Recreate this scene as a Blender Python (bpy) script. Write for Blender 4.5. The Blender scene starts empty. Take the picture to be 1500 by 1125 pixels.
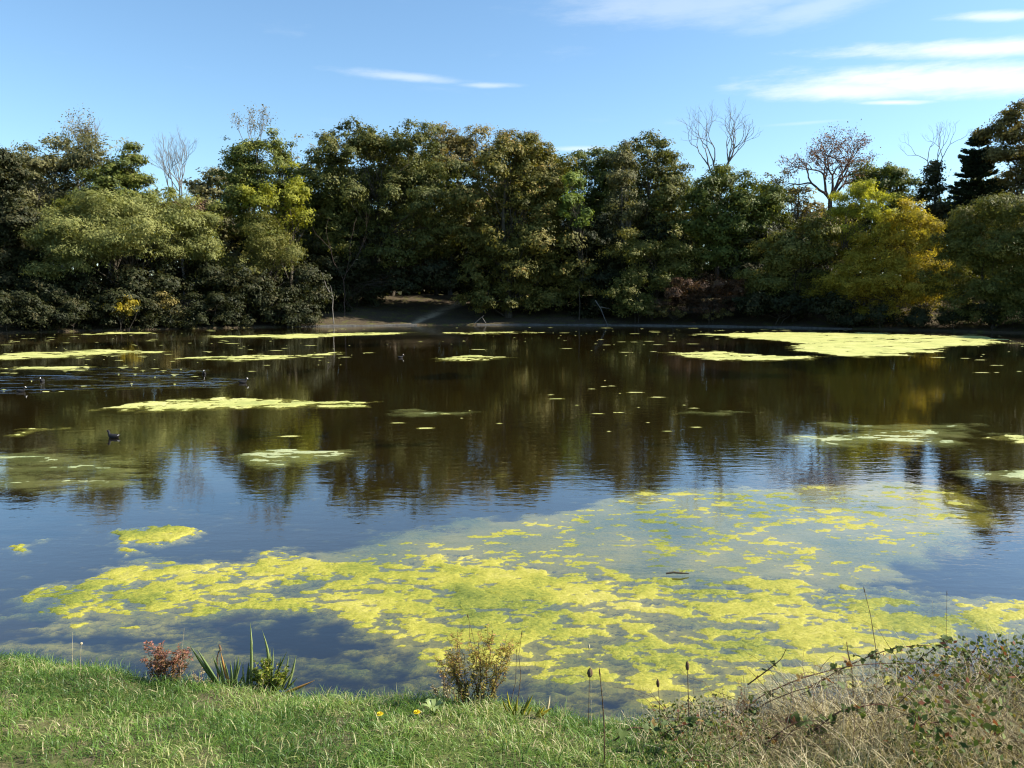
import bpy, math, random
import numpy as np
from mathutils import Vector

random.seed(7)
R = np.random.default_rng(11)
S = bpy.context.scene
COL = S.collection

# ------------------------------------------------------------------ camera
F = 1083.0                    # focal length in pixels of the 1500 px wide photograph
H = 3.5                       # eye height above the water
PITCH = math.atan(132.0 / F)
cam_d = bpy.data.cameras.new('camera'); cam = bpy.data.objects.new('camera', cam_d); COL.objects.link(cam)
cam_d.sensor_width = 36; cam_d.lens = 36 * F / 1500; cam_d.clip_end = 6000; cam_d.clip_start = 0.05
cam.location = (0, 0, H); cam.rotation_euler = (math.radians(90) - PITCH, 0, 0)
S.camera = cam

# ------------------------------------------------------------------ sky and sun
SUN_AZ, SUN_EL = math.radians(88), math.radians(38)      # azimuth clockwise from the view direction (+Y)
SUNV = Vector((math.sin(SUN_AZ) * math.cos(SUN_EL), math.cos(SUN_AZ) * math.cos(SUN_EL), math.sin(SUN_EL)))
W = bpy.data.worlds.new('World'); S.world = W; W.use_nodes = True

class NT:
    """small helper to write node trees"""
    def __init__(s, tree): s.t = tree; s.t.nodes.clear()
    def n(s, typ, **kw):
        nd = s.t.nodes.new(typ)
        for k, v in kw.items():
            if k == 'inp':
                for i, x in v.items():
                    if isinstance(x, bpy.types.NodeSocket): s.t.links.new(x, nd.inputs[i])
                    else: nd.inputs[i].default_value = x
            else: setattr(nd, k, v)
        return nd
    def math(s, op, a, b=None, c=None, clamp=False):
        i = {0: a}
        if b is not None: i[1] = b
        if c is not None: i[2] = c
        return s.n('ShaderNodeMath', operation=op, use_clamp=clamp, inp=i).outputs[0]
    def smooth(s, x, lo, hi):
        nd = s.n('ShaderNodeMapRange', interpolation_type='SMOOTHSTEP', inp={0: x, 1: lo, 2: hi, 3: 0.0, 4: 1.0})
        return nd.outputs[0]
    def mixc(s, f, a, b):
        nd = s.n('ShaderNodeMix', data_type='RGBA')
        for idx, v in ((0, f), (6, a), (7, b)):
            if isinstance(v, bpy.types.NodeSocket): s.t.links.new(v, nd.inputs[idx])
            else: nd.inputs[idx].default_value = v
        return nd.outputs[2]
    def noise(s, vec, scale, detail=3, rough=0.5, dist=0.0):
        return s.n('ShaderNodeTexNoise', inp={'Vector': vec, 'Scale': scale, 'Detail': detail, 'Roughness': rough, 'Distortion': dist}).outputs[0]
    def mapping(s, vec, scale=(1, 1, 1), loc=(0, 0, 0), rot=(0, 0, 0)):
        return s.n('ShaderNodeMapping', inp={0: vec, 1: loc, 2: rot, 3: scale}).outputs[0]

def pix_dir(px, py):
    a = (px - 750) / F; b = (562.5 - py) / F
    c, s_ = math.cos(PITCH), math.sin(PITCH)
    v = Vector((a, c + b * s_, -s_ + b * c)); v.normalize(); return v
def azel(px, py):
    v = pix_dir(px, py); return math.atan2(v.x, v.y), math.asin(v.z)

w = NT(W.node_tree)
sky = w.n('ShaderNodeTexSky', sky_type='NISHITA', sun_disc=False, sun_elevation=SUN_EL, sun_rotation=SUN_AZ,
          altitude=0, air_density=1.0, dust_density=0.55, ozone_density=1.6)
gen = w.n('ShaderNodeTexCoord').outputs['Generated']
sx = w.n('ShaderNodeSeparateXYZ', inp={0: gen})
az_ = w.math('ARCTAN2', sx.outputs[0], sx.outputs[1]); el_ = w.math('ARCSINE', sx.outputs[2])
vec = w.n('ShaderNodeCombineXYZ', inp={0: az_, 1: el_, 2: 0.0}).outputs[0]
warp1 = w.noise(w.mapping(vec, (5, 26, 1)), 1.0, 5, 0.6)
warp2 = w.noise(w.mapping(vec, (16, 60, 1), (3, 1, 0), (0, 0, 0.3)), 1.0, 4, 0.65)
fine = w.noise(w.mapping(vec, (30, 170, 1), (1, 4, 0), (0, 0, 0.08)), 1.0, 5, 0.7)
total = None
CLOUDS = [  # centre px, radii px, strength, tilt
    (1400, 116, 290, 25, 1.0, -0.10), (1250, 132, 150, 16, 0.8, -0.09), (1440, 70, 235, 15, 0.9, -0.10), (1010, 8, 230, 34, 0.30, -0.05),
    (1465, 24, 90, 8, 0.7, -0.14), (595, 113, 92, 8, 0.42, -0.04), (712, 125, 48, 4.5, 0.4, 0.0), (1312, 150, 52, 4, 0.8, -0.09),
    (850, 218, 50, 4, 0.45, 0.0),  (1200, 10, 120, 26, 0.3, 0.1), (1180, 180, 60, 3, 0.2, 0),
    (2000, 60, 260, 40, 0.8, 0.05), (-500, -60, 260, 30, 0.5, 0.05)]
for (cx, cy, rx, ry, st, tilt) in CLOUDS:
    a0, e0 = azel(cx, cy); a1, _ = azel(cx + rx, cy); _, e1 = azel(cx, cy - ry)
    da = w.math('SUBTRACT', az_, a0); de = w.math('SUBTRACT', el_, e0)
    de = w.math('SUBTRACT', de, w.math('MULTIPLY', da, tilt))
    qa = w.math('DIVIDE', da, abs(a1 - a0)); qe = w.math('DIVIDE', de, abs(e1 - e0))
    d = w.math('SQRT', w.math('ADD', w.math('MULTIPLY', qa, qa), w.math('MULTIPLY', qe, qe)))
    d = w.math('ADD', d, w.math('MULTIPLY', w.math('SUBTRACT', warp1, 0.5), 1.5))
    d = w.math('ADD', d, w.math('MULTIPLY', w.math('SUBTRACT', warp2, 0.5), 0.8))
    d = w.math('ADD', d, w.math('MULTIPLY', w.math('SUBTRACT', fine, 0.5), 0.5))
    m = w.math('MULTIPLY', w.math('SUBTRACT', 1.0, w.smooth(d, 0.15, 1.35)), st)
    total = m if total is None else w.math('MAXIMUM', total, m)
haze = w.math('MULTIPLY', w.smooth(w.math('ADD', warp1, w.math('MULTIPLY', warp2, 0.5)), 0.85, 1.25), 0.16)
total = w.math('ADD', total, haze, clamp=True)
cl = w.mixc(total, sky.outputs[0], (6.6, 5.75, 5.5, 1))
tintsky = w.n('ShaderNodeMix', data_type='RGBA', blend_type='MULTIPLY', inp={0: 1.0, 6: cl, 7: (0.83, 1.0, 1.06, 1)}).outputs[2]
bg = w.n('ShaderNodeBackground', inp={0: tintsky, 1: 0.085})
w.n('ShaderNodeOutputWorld', inp={0: bg.outputs[0]})

sl = bpy.data.lights.new('sun', 'SUN'); sl.energy = 5.0; sl.angle = math.radians(0.53); sl.color = (1.0, 0.93, 0.82)
so = bpy.data.objects.new('sun', sl); COL.objects.link(so); so.location = (60, 10, 60)
so.rotation_euler = (-SUNV).to_track_quat('-Z', 'Y').to_euler()
S.view_settings.view_transform = 'Standard'; S.view_settings.look = 'None'; S.view_settings.exposure = 1.3; S.view_settings.gamma = 1.0
S.render.engine = 'CYCLES'
cy = S.cycles
cy.max_bounces = 7; cy.diffuse_bounces = 2; cy.glossy_bounces = 3; cy.transmission_bounces = 4; cy.transparent_max_bounces = 14
cy.caustics_reflective = False; cy.caustics_refractive = False; cy.sample_clamp_indirect = 6
cy.use_denoising = True; cy.denoiser = 'OPENIMAGEDENOISE'; cy.denoising_prefilter = 'ACCURATE'; cy.denoising_input_passes = 'RGB_ALBEDO_NORMAL'; cy.pixel_filter_type = 'BLACKMAN_HARRIS'; cy.filter_width = 1.2

# ------------------------------------------------------------------ helpers
def hashn(ix, iy, seed):
    n = (ix.astype(np.int64) * 374761393 + iy.astype(np.int64) * 668265263 + seed * 974711) & 0xffffffff
    n = ((n ^ (n >> 13)) * 1274126177) & 0xffffffff
    n = ((n ^ (n >> 16)) * 2246822519) & 0xffffffff
    return ((n ^ (n >> 15)) & 0xffffff) / float(0xffffff)
def vnoise(x, y, seed=0):
    ix, iy = np.floor(x), np.floor(y); fx, fy = x - ix, y - iy
    ux, uy = fx * fx * fx * (fx * (fx * 6 - 15) + 10), fy * fy * fy * (fy * (fy * 6 - 15) + 10)
    a = hashn(ix, iy, seed); b = hashn(ix + 1, iy, seed); c = hashn(ix, iy + 1, seed); d = hashn(ix + 1, iy + 1, seed)
    return (a + (b - a) * ux) * (1 - uy) + (c + (d - c) * ux) * uy
def fbm(x, y, oct=4, seed=0, gain=0.5):
    x = np.asarray(x, float); y = np.asarray(y, float)
    s = 0; amp = 1; tot = 0
    for o in range(oct):
        c, sn = math.cos(o * 1.1), math.sin(o * 1.1)
        k = 2.03 ** o
        s = s + amp * vnoise((x * c - y * sn) * k + 17 * o, (x * sn + y * c) * k + 31 * o, seed + o); tot += amp; amp *= gain
    return s / tot

def link(name, data, parent=None, mat=None):
    o = bpy.data.objects.new(name, data); COL.objects.link(o)
    if parent is not None: o.parent = parent
    if mat is not None and data is not None and not data.materials: data.materials.append(mat)
    return o
def tag(o, label=None, cat=None, group=None, kind=None):
    if label: o['label'] = label
    if cat: o['category'] = cat
    if group: o['group'] = group
    if kind: o['kind'] = kind
    return o
def empty(name, loc, label, cat, group=None):
    o = link(name, None); o.location = loc; o.empty_display_size = 0.2
    return tag(o, label, cat, group)

def mesh_np(name, V, faces, attrs=None, smooth=False):
    """V (n,3); faces: list of (m,k) int arrays"""
    me = bpy.data.meshes.new(name)
    V = np.asarray(V, np.float32)
    me.vertices.add(len(V)); me.vertices.foreach_set('co', V.ravel())
    li = np.concatenate([f.ravel() for f in faces]).astype(np.int32)
    tot = np.concatenate([np.full(len(f), f.shape[1]) for f in faces]).astype(np.int32)
    st = np.concatenate([[0], np.cumsum(tot)[:-1]]).astype(np.int32)
    me.loops.add(len(li)); me.loops.foreach_set('vertex_index', li)
    me.polygons.add(len(tot)); me.polygons.foreach_set('loop_start', st)
    if smooth: me.polygons.foreach_set('use_smooth', np.ones(len(tot), bool))
    for k, a in (attrs or {}).items():
        at = me.attributes.new(k, 'FLOAT', 'POINT'); at.data.foreach_set('value', np.asarray(a, np.float32))
    me.update(calc_edges=True); me.validate()
    return me

def grid_faces(nx, ny):
    i = np.arange(nx - 1)[None, :] + np.arange(ny - 1)[:, None] * nx
    i = i.ravel()
    return np.stack([i, i + 1, i + 1 + nx, i + nx], 1)

class TB:
    """tubes collected into one mesh"""
    def __init__(s): s.V = []; s.F = []; s.n = 0; s.A = []
    def tube(s, pts, rad, sides=5, tint=0.5, flat=1.0):
        P = np.array([tuple(p) for p in pts], float); k = len(P)
        T = np.gradient(P, axis=0); T /= (np.linalg.norm(T, axis=1, keepdims=True) + 1e-9)
        ref = np.array([0, 1.0, 0]) if abs(T[:, 1]).mean() < 0.8 else np.array([1.0, 0, 0])
        N = np.cross(T, ref); N /= (np.linalg.norm(N, axis=1, keepdims=True) + 1e-9)
        B = np.cross(T, N)
        a = np.arange(sides) * 2 * math.pi / sides
        r = np.asarray(rad, float)[:, None, None]
        V = P[:, None, :] + r * (np.cos(a)[None, :, None] * N[:, None, :] + flat * np.sin(a)[None, :, None] * B[:, None, :])
        s.V.append(V.reshape(-1, 3))
        i = np.arange(sides); j = (i + 1) % sides
        f = np.concatenate([np.stack([q * sides + i, q * sides + j, (q + 1) * sides + j, (q + 1) * sides + i], 1) for q in range(k - 1)])
        s.F.append(f + s.n); s.n += k * sides; s.A.append(np.full(k * sides, tint))
    def mesh(s, name):
        return mesh_np(name, np.concatenate(s.V), [np.concatenate(s.F)], {'tint': np.concatenate(s.A)}, smooth=True)

def rand_unit(n):
    v = R.normal(size=(n, 3)); return v / np.linalg.norm(v, axis=1, keepdims=True)

def leaves_mesh(name, P, size, tint, aspect=0.5, up=0.25, droop=0.0, along=None, nrm=None, tri=False):
    """one rhombic folded leaf face at each point"""
    n = len(P)
    A = rand_unit(n) if along is None else along + 0.5 * rand_unit(n)
    A[:, 2] -= droop; A /= np.linalg.norm(A, axis=1, keepdims=True)
    N = rand_unit(n); N[:, 2] = N[:, 2] * (1 - up) + up * np.sign(R.random(n) - 0.02) * 1.0
    if nrm is not None: N = nrm + 0.55 * rand_unit(n); A = A - N * (A * N).sum(1, keepdims=True) / (N * N).sum(1, keepdims=True); A /= (np.linalg.norm(A, axis=1, keepdims=True) + 1e-9)
    B = np.cross(A, N); B /= (np.linalg.norm(B, axis=1, keepdims=True) + 1e-9)
    L = (np.asarray(size) * R.uniform(0.65, 1.35, n))[:, None]
    Nn = np.cross(A, B)
    if tri:
        V = np.stack([P - A * L * 0.5 + B * L * aspect * 0.15, P + B * L * aspect * 0.75 + A * L * 0.1, P + A * L * 0.55 - B * L * aspect * 0.6], 1).reshape(-1, 3)
        return mesh_np(name, V, [np.arange(n * 3).reshape(n, 3)], {'tint': np.repeat(tint, 3)})
    V = np.stack([P - A * L * 0.5, P + B * L * aspect * 0.5 + Nn * L * 0.08, P + A * L * 0.5, P - B * L * aspect * 0.5 + Nn * L * 0.08], 1).reshape(-1, 3)
    Fq = np.arange(n * 4).reshape(n, 4)
    return mesh_np(name, V, [Fq], {'tint': np.repeat(tint, 4)})

# ------------------------------------------------------------------ materials
def mat(name):
    m = bpy.data.materials.new(name); m.use_nodes = True
    t = NT(m.node_tree); return m, t
def out(t, sh): t.n('ShaderNodeOutputMaterial', inp={0: sh})
def ramp(t, fac, stops):
    nd = t.n('ShaderNodeValToRGB', inp={0: fac}); e = nd.color_ramp.elements
    while len(e) < len(stops): e.new(0.5)
    for x, (p, c) in zip(e, stops): x.position = p; x.color = (*c, 1)
    return nd.outputs[0]
def leaf_mat(name, stops, trans=0.3, rough=0.6, spec=0.2, warm=1.0):
    m, t = mat(name)
    f = t.n('ShaderNodeAttribute', attribute_name='tint').outputs['Fac']
    c = ramp(t, f, [(q, (x * warm, y * (1 + (warm - 1) * 0.55), z)) for q, (x, y, z) in stops])
    p = t.n('ShaderNodeBsdfPrincipled', inp={'Base Color': c, 'Roughness': rough, 'Specular IOR Level': spec})
    tc = t.n('ShaderNodeMix', data_type='RGBA', blend_type='MULTIPLY', inp={0: 1.0, 6: c, 7: (1.25, 1.2, 0.55, 1)}).outputs[2]
    tr = t.n('ShaderNodeBsdfTranslucent', inp={0: tc})
    mx = t.n('ShaderNodeMixShader', inp={0: trans, 1: p.outputs[0], 2: tr.outputs[0]})
    out(t, mx.outputs[0]); return m
def bark_mat(name, a, b, scale=6.0):
    m, t = mat(name)
    pos = t.n('ShaderNodeTexCoord').outputs['Object']
    nz = t.noise(t.mapping(pos, (1, 1, 0.3)), scale, 5, 0.65)
    c = ramp(t, nz, [(0.3, a), (0.7, b)])
    bp = t.n('ShaderNodeBump', inp={'Strength': 0.6, 'Distance': 0.05, 'Height': nz})
    p = t.n('ShaderNodeBsdfPrincipled', inp={'Base Color': c, 'Roughness': 0.9, 'Specular IOR Level': 0.15, 'Normal': bp.outputs[0]})
    out(t, p.outputs[0]); return m

BARK = bark_mat('bark_dark', (0.035, 0.028, 0.02), (0.09, 0.075, 0.055))
BARKG = bark_mat('bark_grey', (0.11, 0.10, 0.085), (0.22, 0.20, 0.175))
BARKR = bark_mat('bark_brown', (0.05, 0.035, 0.03), (0.12, 0.085, 0.07))
LM = {
 'oak':    leaf_mat('leaf_oak', [(0, (0.036, 0.048, 0.013)), (0.55, (0.085, 0.102, 0.028)), (1, (0.155, 0.155, 0.05))], warm=1.25),
 'oakgold': leaf_mat('leaf_oak_turning', [(0, (0.050, 0.058, 0.015)), (0.5, (0.115, 0.122, 0.032)), (0.85, (0.20, 0.175, 0.045)), (1, (0.22, 0.14, 0.04))], warm=1.25),
 'grey':   leaf_mat('leaf_greyish', [(0, (0.050, 0.056, 0.026)), (0.6, (0.115, 0.122, 0.055)), (1, (0.19, 0.185, 0.09))], warm=1.25),
 'green':  leaf_mat('leaf_green', [(0, (0.040, 0.058, 0.014)), (0.6, (0.092, 0.122, 0.028)), (1, (0.165, 0.18, 0.045))], warm=1.25),
 'ash':    leaf_mat('leaf_ash_bright', [(0, (0.09, 0.13, 0.03)), (0.6, (0.19, 0.25, 0.055)), (1, (0.28, 0.33, 0.08))], 0.42),
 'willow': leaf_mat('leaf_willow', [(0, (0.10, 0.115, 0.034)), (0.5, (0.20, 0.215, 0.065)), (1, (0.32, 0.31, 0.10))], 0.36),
 'gold':   leaf_mat('leaf_willow_gold', [(0, (0.18, 0.16, 0.02)), (0.5, (0.36, 0.30, 0.04)), (1, (0.52, 0.40, 0.07))], 0.5),
 'lime':   leaf_mat('leaf_willow_lime', [(0, (0.16, 0.175, 0.02)), (0.5, (0.33, 0.34, 0.045)), (1, (0.47, 0.45, 0.08))], 0.5),
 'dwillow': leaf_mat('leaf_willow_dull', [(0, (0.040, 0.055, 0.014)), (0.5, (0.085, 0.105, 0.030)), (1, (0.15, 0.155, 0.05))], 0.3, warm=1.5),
 'olive':  leaf_mat('leaf_pale_olive', [(0, (0.06, 0.06, 0.025)), (0.6, (0.13, 0.125, 0.05)), (1, (0.20, 0.175, 0.075))], warm=1.5),
 'brown':  leaf_mat('leaf_brown', [(0, (0.04, 0.025, 0.014)), (0.6, (0.115, 0.062, 0.035)), (1, (0.19, 0.125, 0.065))]),
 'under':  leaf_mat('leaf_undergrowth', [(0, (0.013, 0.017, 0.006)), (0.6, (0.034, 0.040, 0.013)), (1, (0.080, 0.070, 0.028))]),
 'conifer': leaf_mat('needle_conifer', [(0, (0.010, 0.018, 0.009)), (0.6, (0.028, 0.042, 0.018)), (1, (0.05, 0.062, 0.026))], 0.12),
 'red':    leaf_mat('leaf_red_remnant', [(0, (0.09, 0.045, 0.03)), (1, (0.20, 0.10, 0.06))]),
}

# ------------------------------------------------------------------ terrain
def shoreY(X): return 84 - 18 * (np.asarray(X, float) / 46) ** 2
def farz(X, Y):
    t = Y - shoreY(X)
    z = np.where(t < 0, np.maximum(-1.6, t * 0.8), 0)
    tt = np.clip(t, 0, 16) / 16
    z = z + 0.12 * np.clip(t * 4, 0, 1) + 3.1 * (tt * tt * (3 - 2 * tt)) * 0.6 + 3.1 * tt * 0.4 + np.clip(t - 16, 0, 80) * 0.02
    return z + (fbm(X * 0.35, Y * 0.35, 3, 5) - 0.5) * 0.5 * np.clip(t / 4, 0, 1)
def shore_at(px):
    Y = 80.0
    for _ in range(40): Y = 0.5 * Y + 0.5 * float(shoreY((px - 750) / F * Y))
    return Y

m, t = mat('far_bank_soil')
pos = t.n('ShaderNodeNewGeometry').outputs['Position']
nz = t.noise(pos, 0.9, 6, 0.65); nz2 = t.noise(pos, 6.0, 5, 0.7)
c = ramp(t, nz2, [(0.25, (0.035, 0.026, 0.016)), (0.75, (0.10, 0.078, 0.05))])
g = ramp(t, nz2, [(0.3, (0.05, 0.05, 0.018)), (0.7, (0.11, 0.10, 0.035))])
sunlit_pathf = t.n('ShaderNodeAttribute', attribute_name='path').outputs['Fac']
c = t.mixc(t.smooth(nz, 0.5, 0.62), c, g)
sunlit_sand = ramp(t, nz2, [(0.25, (0.22, 0.17, 0.11)), (0.75, (0.42, 0.34, 0.23))])  # sandy soil, made paler to carry the sunlit streak in its colour
c = t.mixc(t.math('MULTIPLY', sunlit_pathf, t.smooth(nz, 0.2, 0.55)), c, sunlit_sand)
bp = t.n('ShaderNodeBump', inp={'Strength': 0.8, 'Distance': 0.1, 'Height': nz2})
out(t, t.n('ShaderNodeBsdfPrincipled', inp={'Base Color': c, 'Roughness': 0.95, 'Specular IOR Level': 0.1, 'Normal': bp.outputs[0]}).outputs[0])
M_FAR = m
xs = np.concatenate([np.linspace(-400, -120, 10), np.linspace(-110, -16, 60), np.linspace(-15, 5, 90), np.linspace(6, 110, 70), np.linspace(120, 400, 10)])
ts = np.concatenate([np.linspace(-8, -1, 6), np.linspace(-0.6, 22, 90), np.linspace(24, 80, 15), np.array([120, 250, 500, 1000, 2500])])
X, T_ = np.meshgrid(xs, ts); sh = np.where(np.abs(X) < 115, shoreY(X), shoreY(115)) ; Y = sh + T_
Xc = np.clip(X, -115, 115)
Z = farz(Xc, shoreY(Xc) + T_)
# worn sandy track down the clearing, its streak of sunlight painted in as paler ground
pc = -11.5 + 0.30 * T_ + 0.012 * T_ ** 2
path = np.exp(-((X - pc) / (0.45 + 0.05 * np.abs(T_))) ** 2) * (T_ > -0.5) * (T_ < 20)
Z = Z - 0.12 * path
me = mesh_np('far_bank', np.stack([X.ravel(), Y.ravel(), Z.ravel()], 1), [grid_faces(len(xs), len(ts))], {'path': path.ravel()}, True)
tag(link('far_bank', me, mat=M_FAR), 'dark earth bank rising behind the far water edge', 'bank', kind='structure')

# concrete lip along the far water edge
m, t = mat('old_concrete')
pos = t.n('ShaderNodeNewGeometry').outputs['Position']; nz = t.noise(pos, 3.0, 6, 0.7)
c = ramp(t, nz, [(0.3, (0.04, 0.037, 0.032)), (0.7, (0.11, 0.103, 0.092))])
out(t, t.n('ShaderNodeBsdfPrincipled', inp={'Base Color': c, 'Roughness': 0.9}).outputs[0]); M_CONC = m
def edging(x0, x1, label):
    n = 40; xx = np.linspace(x0, x1, n); V = []
    for x in xx:
        y = float(shoreY(x)) - 0.15 + 0.05 * math.sin(x * 1.3); z = 0.12 + 0.025 * math.sin(x * 0.9) + 0.015 * math.sin(x * 3.1)
        V += [(x, y, -0.5), (x, y, z - 0.02), (x, y + 0.03, z), (x, y + 0.55, z + 0.01), (x, y + 0.57, -0.5)]
    F_ = [[i * 5 + k, (i + 1) * 5 + k, (i + 1) * 5 + (k + 1) % 5, i * 5 + (k + 1) % 5] for i in range(n - 1) for k in range(5)]
    me = mesh_np('concrete_edging', np.array(V), [np.array(F_)])
    tag(link('concrete_edging', me, mat=M_CONC), label, 'edging', 'low concrete lip along the far water edge')
edging(-24, -10.6, 'low grey concrete lip at the water edge below the dirt clearing')
edging(-4, 34, 'low grey concrete lip at the water edge below the reddish brambles')

# lake bed
m, t = mat('lake_mud')
pos = t.n('ShaderNodeNewGeometry').outputs['Position']; nz = t.noise(pos, 0.5, 5, 0.6)
c = ramp(t, nz, [(0.3, (0.016, 0.011, 0.003)), (0.7, (0.025, 0.017, 0.0045))])
out(t, t.n('ShaderNodeBsdfPrincipled', inp={'Base Color': c, 'Roughness': 1.0, 'Specular IOR Level': 0.0}).outputs[0])
xs = np.linspace(-130, 130, 60); ys = np.linspace(1, 140, 60); X, Y = np.meshgrid(xs, ys)
Z = -0.9 - 0.25 * fbm(X * 0.1, Y * 0.1, 3, 9)
me = mesh_np('lake_bed', np.stack([X.ravel(), Y.ravel(), Z.ravel()], 1), [grid_faces(60, 60)], None, True)
tag(link('lake_bed', me, mat=m), 'brown muddy lake bed under the water', 'lake bed', kind='structure')

# near bank
def water_hit(px, py, z=0.0):
    d = pix_dir(px, py); k = (z - H) / d.z; return Vector((d.x * k, d.y * k, z))
EDGE = [(-500, 925), (-200, 940), (0, 966), (150, 982), (300, 1006), (420, 1017), (550, 1024), (650, 1030), (760, 1046), (900, 1062), (1100, 1066), (1300, 1052), (1500, 1035), (1750, 1010), (2100, 990)]
EP = np.array([tuple(water_hit(a, b, 0.25)) for a, b in EDGE])
def edgeY(X): return np.interp(X, EP[:, 0], EP[:, 1]) + (fbm(np.asarray(X, float) * 1.3, np.zeros_like(np.asarray(X, float)) + 3.3, 3, 4) - 0.5) * 0.22
def nearz(X, Y):
    X = np.asarray(X, float); Y = np.asarray(Y, float)
    E = edgeY(X); s = E - Y
    k = np.clip(s / E, 0, 1.0)
    z = 0.24 + 1.66 * k + np.clip(s, 0, 0.25) * 0.25
    z = np.where(s < 0, 0.24 + np.maximum(s * 2.3, -0.5) + np.minimum(s + 0.2, 0) * 0.6, z)
    z = np.maximum(z, -1.5)
    return z + (fbm(X * 1.1, Y * 1.1, 4, 2) - 0.5) * 0.16 * np.clip(s + 0.3, 0, 1)
def ground_hit(px, py):
    d = pix_dir(px, py); k = 1.0
    for i in range(4000):
        k += 0.004; p = Vector((0, 0, H)) + d * k
        if p.z < 0.0 or p.z < float(nearz(np.array(p.x), np.array(p.y))): break
    lim = float(edgeY(np.array(p.x))) - 0.05
    if p.y > lim: p = Vector((p.x * lim / p.y, lim, float(nearz(np.array(p.x * lim / p.y), np.array(lim)))))
    return p
def at_depth(px, py, Y):
    d = pix_dir(px, py); k = Y / d.y; return Vector((d.x * k, Y, H + d.z * k))

m, t = mat('bank_soil')
pos = t.n('ShaderNodeNewGeometry').outputs['Position']; nz = t.noise(pos, 2.0, 5, 0.6); nz2 = t.noise(pos, 30.0, 5, 0.7)
c = ramp(t, nz2, [(0.25, (0.05, 0.045, 0.02)), (0.75, (0.17, 0.14, 0.08))])
g = ramp(t, nz2, [(0.25, (0.035, 0.055, 0.012)), (0.75, (0.10, 0.13, 0.03))])
c = t.mixc(t.smooth(nz, 0.35, 0.6), c, g)
bp = t.n('ShaderNodeBump', inp={'Strength': 1.0, 'Distance': 0.02, 'Height': nz2})
out(t, t.n('ShaderNodeBsdfPrincipled', inp={'Base Color': c, 'Roughness': 0.95, 'Specular IOR Level': 0.1, 'Normal': bp.outputs[0]}).outputs[0])
xs = np.concatenate([np.linspace(-110, -9, 25), np.linspace(-8.6, 8.6, 200), np.linspace(9, 110, 25)])
ys = np.concatenate([np.linspace(-60, -1, 15), np.linspace(0, 2.8, 20), np.linspace(2.9, 8, 110), np.array([9, 10, 12])])
X, Y = np.meshgrid(xs, ys); Z = nearz(np.clip(X, -8.6, 8.6), Y)
me = mesh_np('near_bank', np.stack([X.ravel(), Y.ravel(), Z.ravel()], 1), [grid_faces(len(xs), len(ys))], None, True)
tag(link('near_bank', me, mat=m), 'grassy earth bank sloping down to the water', 'bank', kind='structure')

# ------------------------------------------------------------------ water
m, t = mat('lake_water')
pos = t.n('ShaderNodeNewGeometry').outputs['Position']
n1 = t.noise(t.mapping(pos, (0.9, 2.6, 1)), 1.6, 3, 0.55)
n2 = t.noise(t.mapping(pos, (1.0, 1.6, 1), (4, 2, 0), (0, 0, 0.3)), 7.0, 2, 0.5)
calm = t.smooth(t.noise(t.mapping(pos, (0.03, 0.09, 1)), 1.0, 3, 0.5), 0.38, 0.66)
h = t.math('ADD', t.math('MULTIPLY', n1, t.math('ADD', 0.35, t.math('MULTIPLY', calm, 0.9))), t.math('MULTIPLY', n2, 0.16))
# wakes that the swimming birds leave behind: crests that spread from each bird's track
WAKES = []
bump_h = h
sxyz = t.n('ShaderNodeSeparateXYZ', inp={0: pos})
wn = t.noise(t.mapping(pos, (0.35, 1.2, 1)), 1.0, 3, 0.6)
wn2 = t.noise(t.mapping(pos, (0.5, 0.9, 1), (7, 3, 0)), 1.0, 3, 0.6)
def wake(px, py, length, sgn, amp):
    p = water_hit(px, py)
    u = t.math('MULTIPLY', t.math('SUBTRACT', p.x, sxyz.outputs[0]), sgn)          # distance behind the bird
    v = t.math('ABSOLUTE', t.math('SUBTRACT', sxyz.outputs[1], p.y))
    lat = t.math('ADD', t.math('SUBTRACT', v, t.math('MULTIPLY', u, 0.26)), t.math('MULTIPLY', t.math('SUBTRACT', wn, 0.5), 1.6))
    cr = t.math('MULTIPLY', t.math('SINE', t.math('MULTIPLY', lat, 6.5)), 1.0)
    env = t.math('MULTIPLY', t.math('SUBTRACT', 1.0, t.smooth(t.math('ABSOLUTE', lat), 0.5, 1.7)), t.math('MULTIPLY', t.smooth(u, 0.0, 0.5), t.math('SUBTRACT', 1.0, t.smooth(u, length * 0.5, length))))
    return t.math('MULTIPLY', t.math('MULTIPLY', t.math('MULTIPLY', cr, env), amp), t.smooth(wn2, 0.38, 0.62))
for a in ((361, 560, 14, 1, 6.0), (303, 546, 13, 1, 6.0), (63, 558, 9, 1, 5.0)):
    bump_h = t.math('ADD', bump_h, wake(*a))
bp = t.n('ShaderNodeBump', inp={'Strength': 1.0, 'Distance': 0.0040, 'Height': bump_h})
lw = t.n('ShaderNodeLayerWeight', inp={'Blend': 0.5, 'Normal': bp.outputs[0]})
fr = t.n('ShaderNodeMath', operation='MULTIPLY_ADD', inp={0: t.math('POWER', lw.outputs['Facing'], 3.6), 1: 0.91, 2: 0.09})
gl = t.n('ShaderNodeBsdfGlossy', inp={'Color': (1, 1, 1, 1), 'Roughness': 0.015, 'Normal': bp.outputs[0]})
trn = t.n('ShaderNodeBsdfTransparent', inp={0: (0.85, 0.83, 0.66, 1)})
turb = t.n('ShaderNodeBsdfDiffuse', inp={0: (0.036, 0.027, 0.011, 1)})
body = t.n('ShaderNodeMixShader', inp={0: 0.15, 1: trn.outputs[0], 2: turb.outputs[0]})
mx = t.n('ShaderNodeMixShader', inp={0: fr.outputs[0], 1: body.outputs[0], 2: gl.outputs[0]})
out(t, mx.outputs[0]); M_WATER = m
me = mesh_np('water', np.array([(-125, 1.5, 0), (125, 1.5, 0), (125, 130, 0), (-125, 130, 0)], float), [np.array([[0, 1, 2, 3]])])
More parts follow.
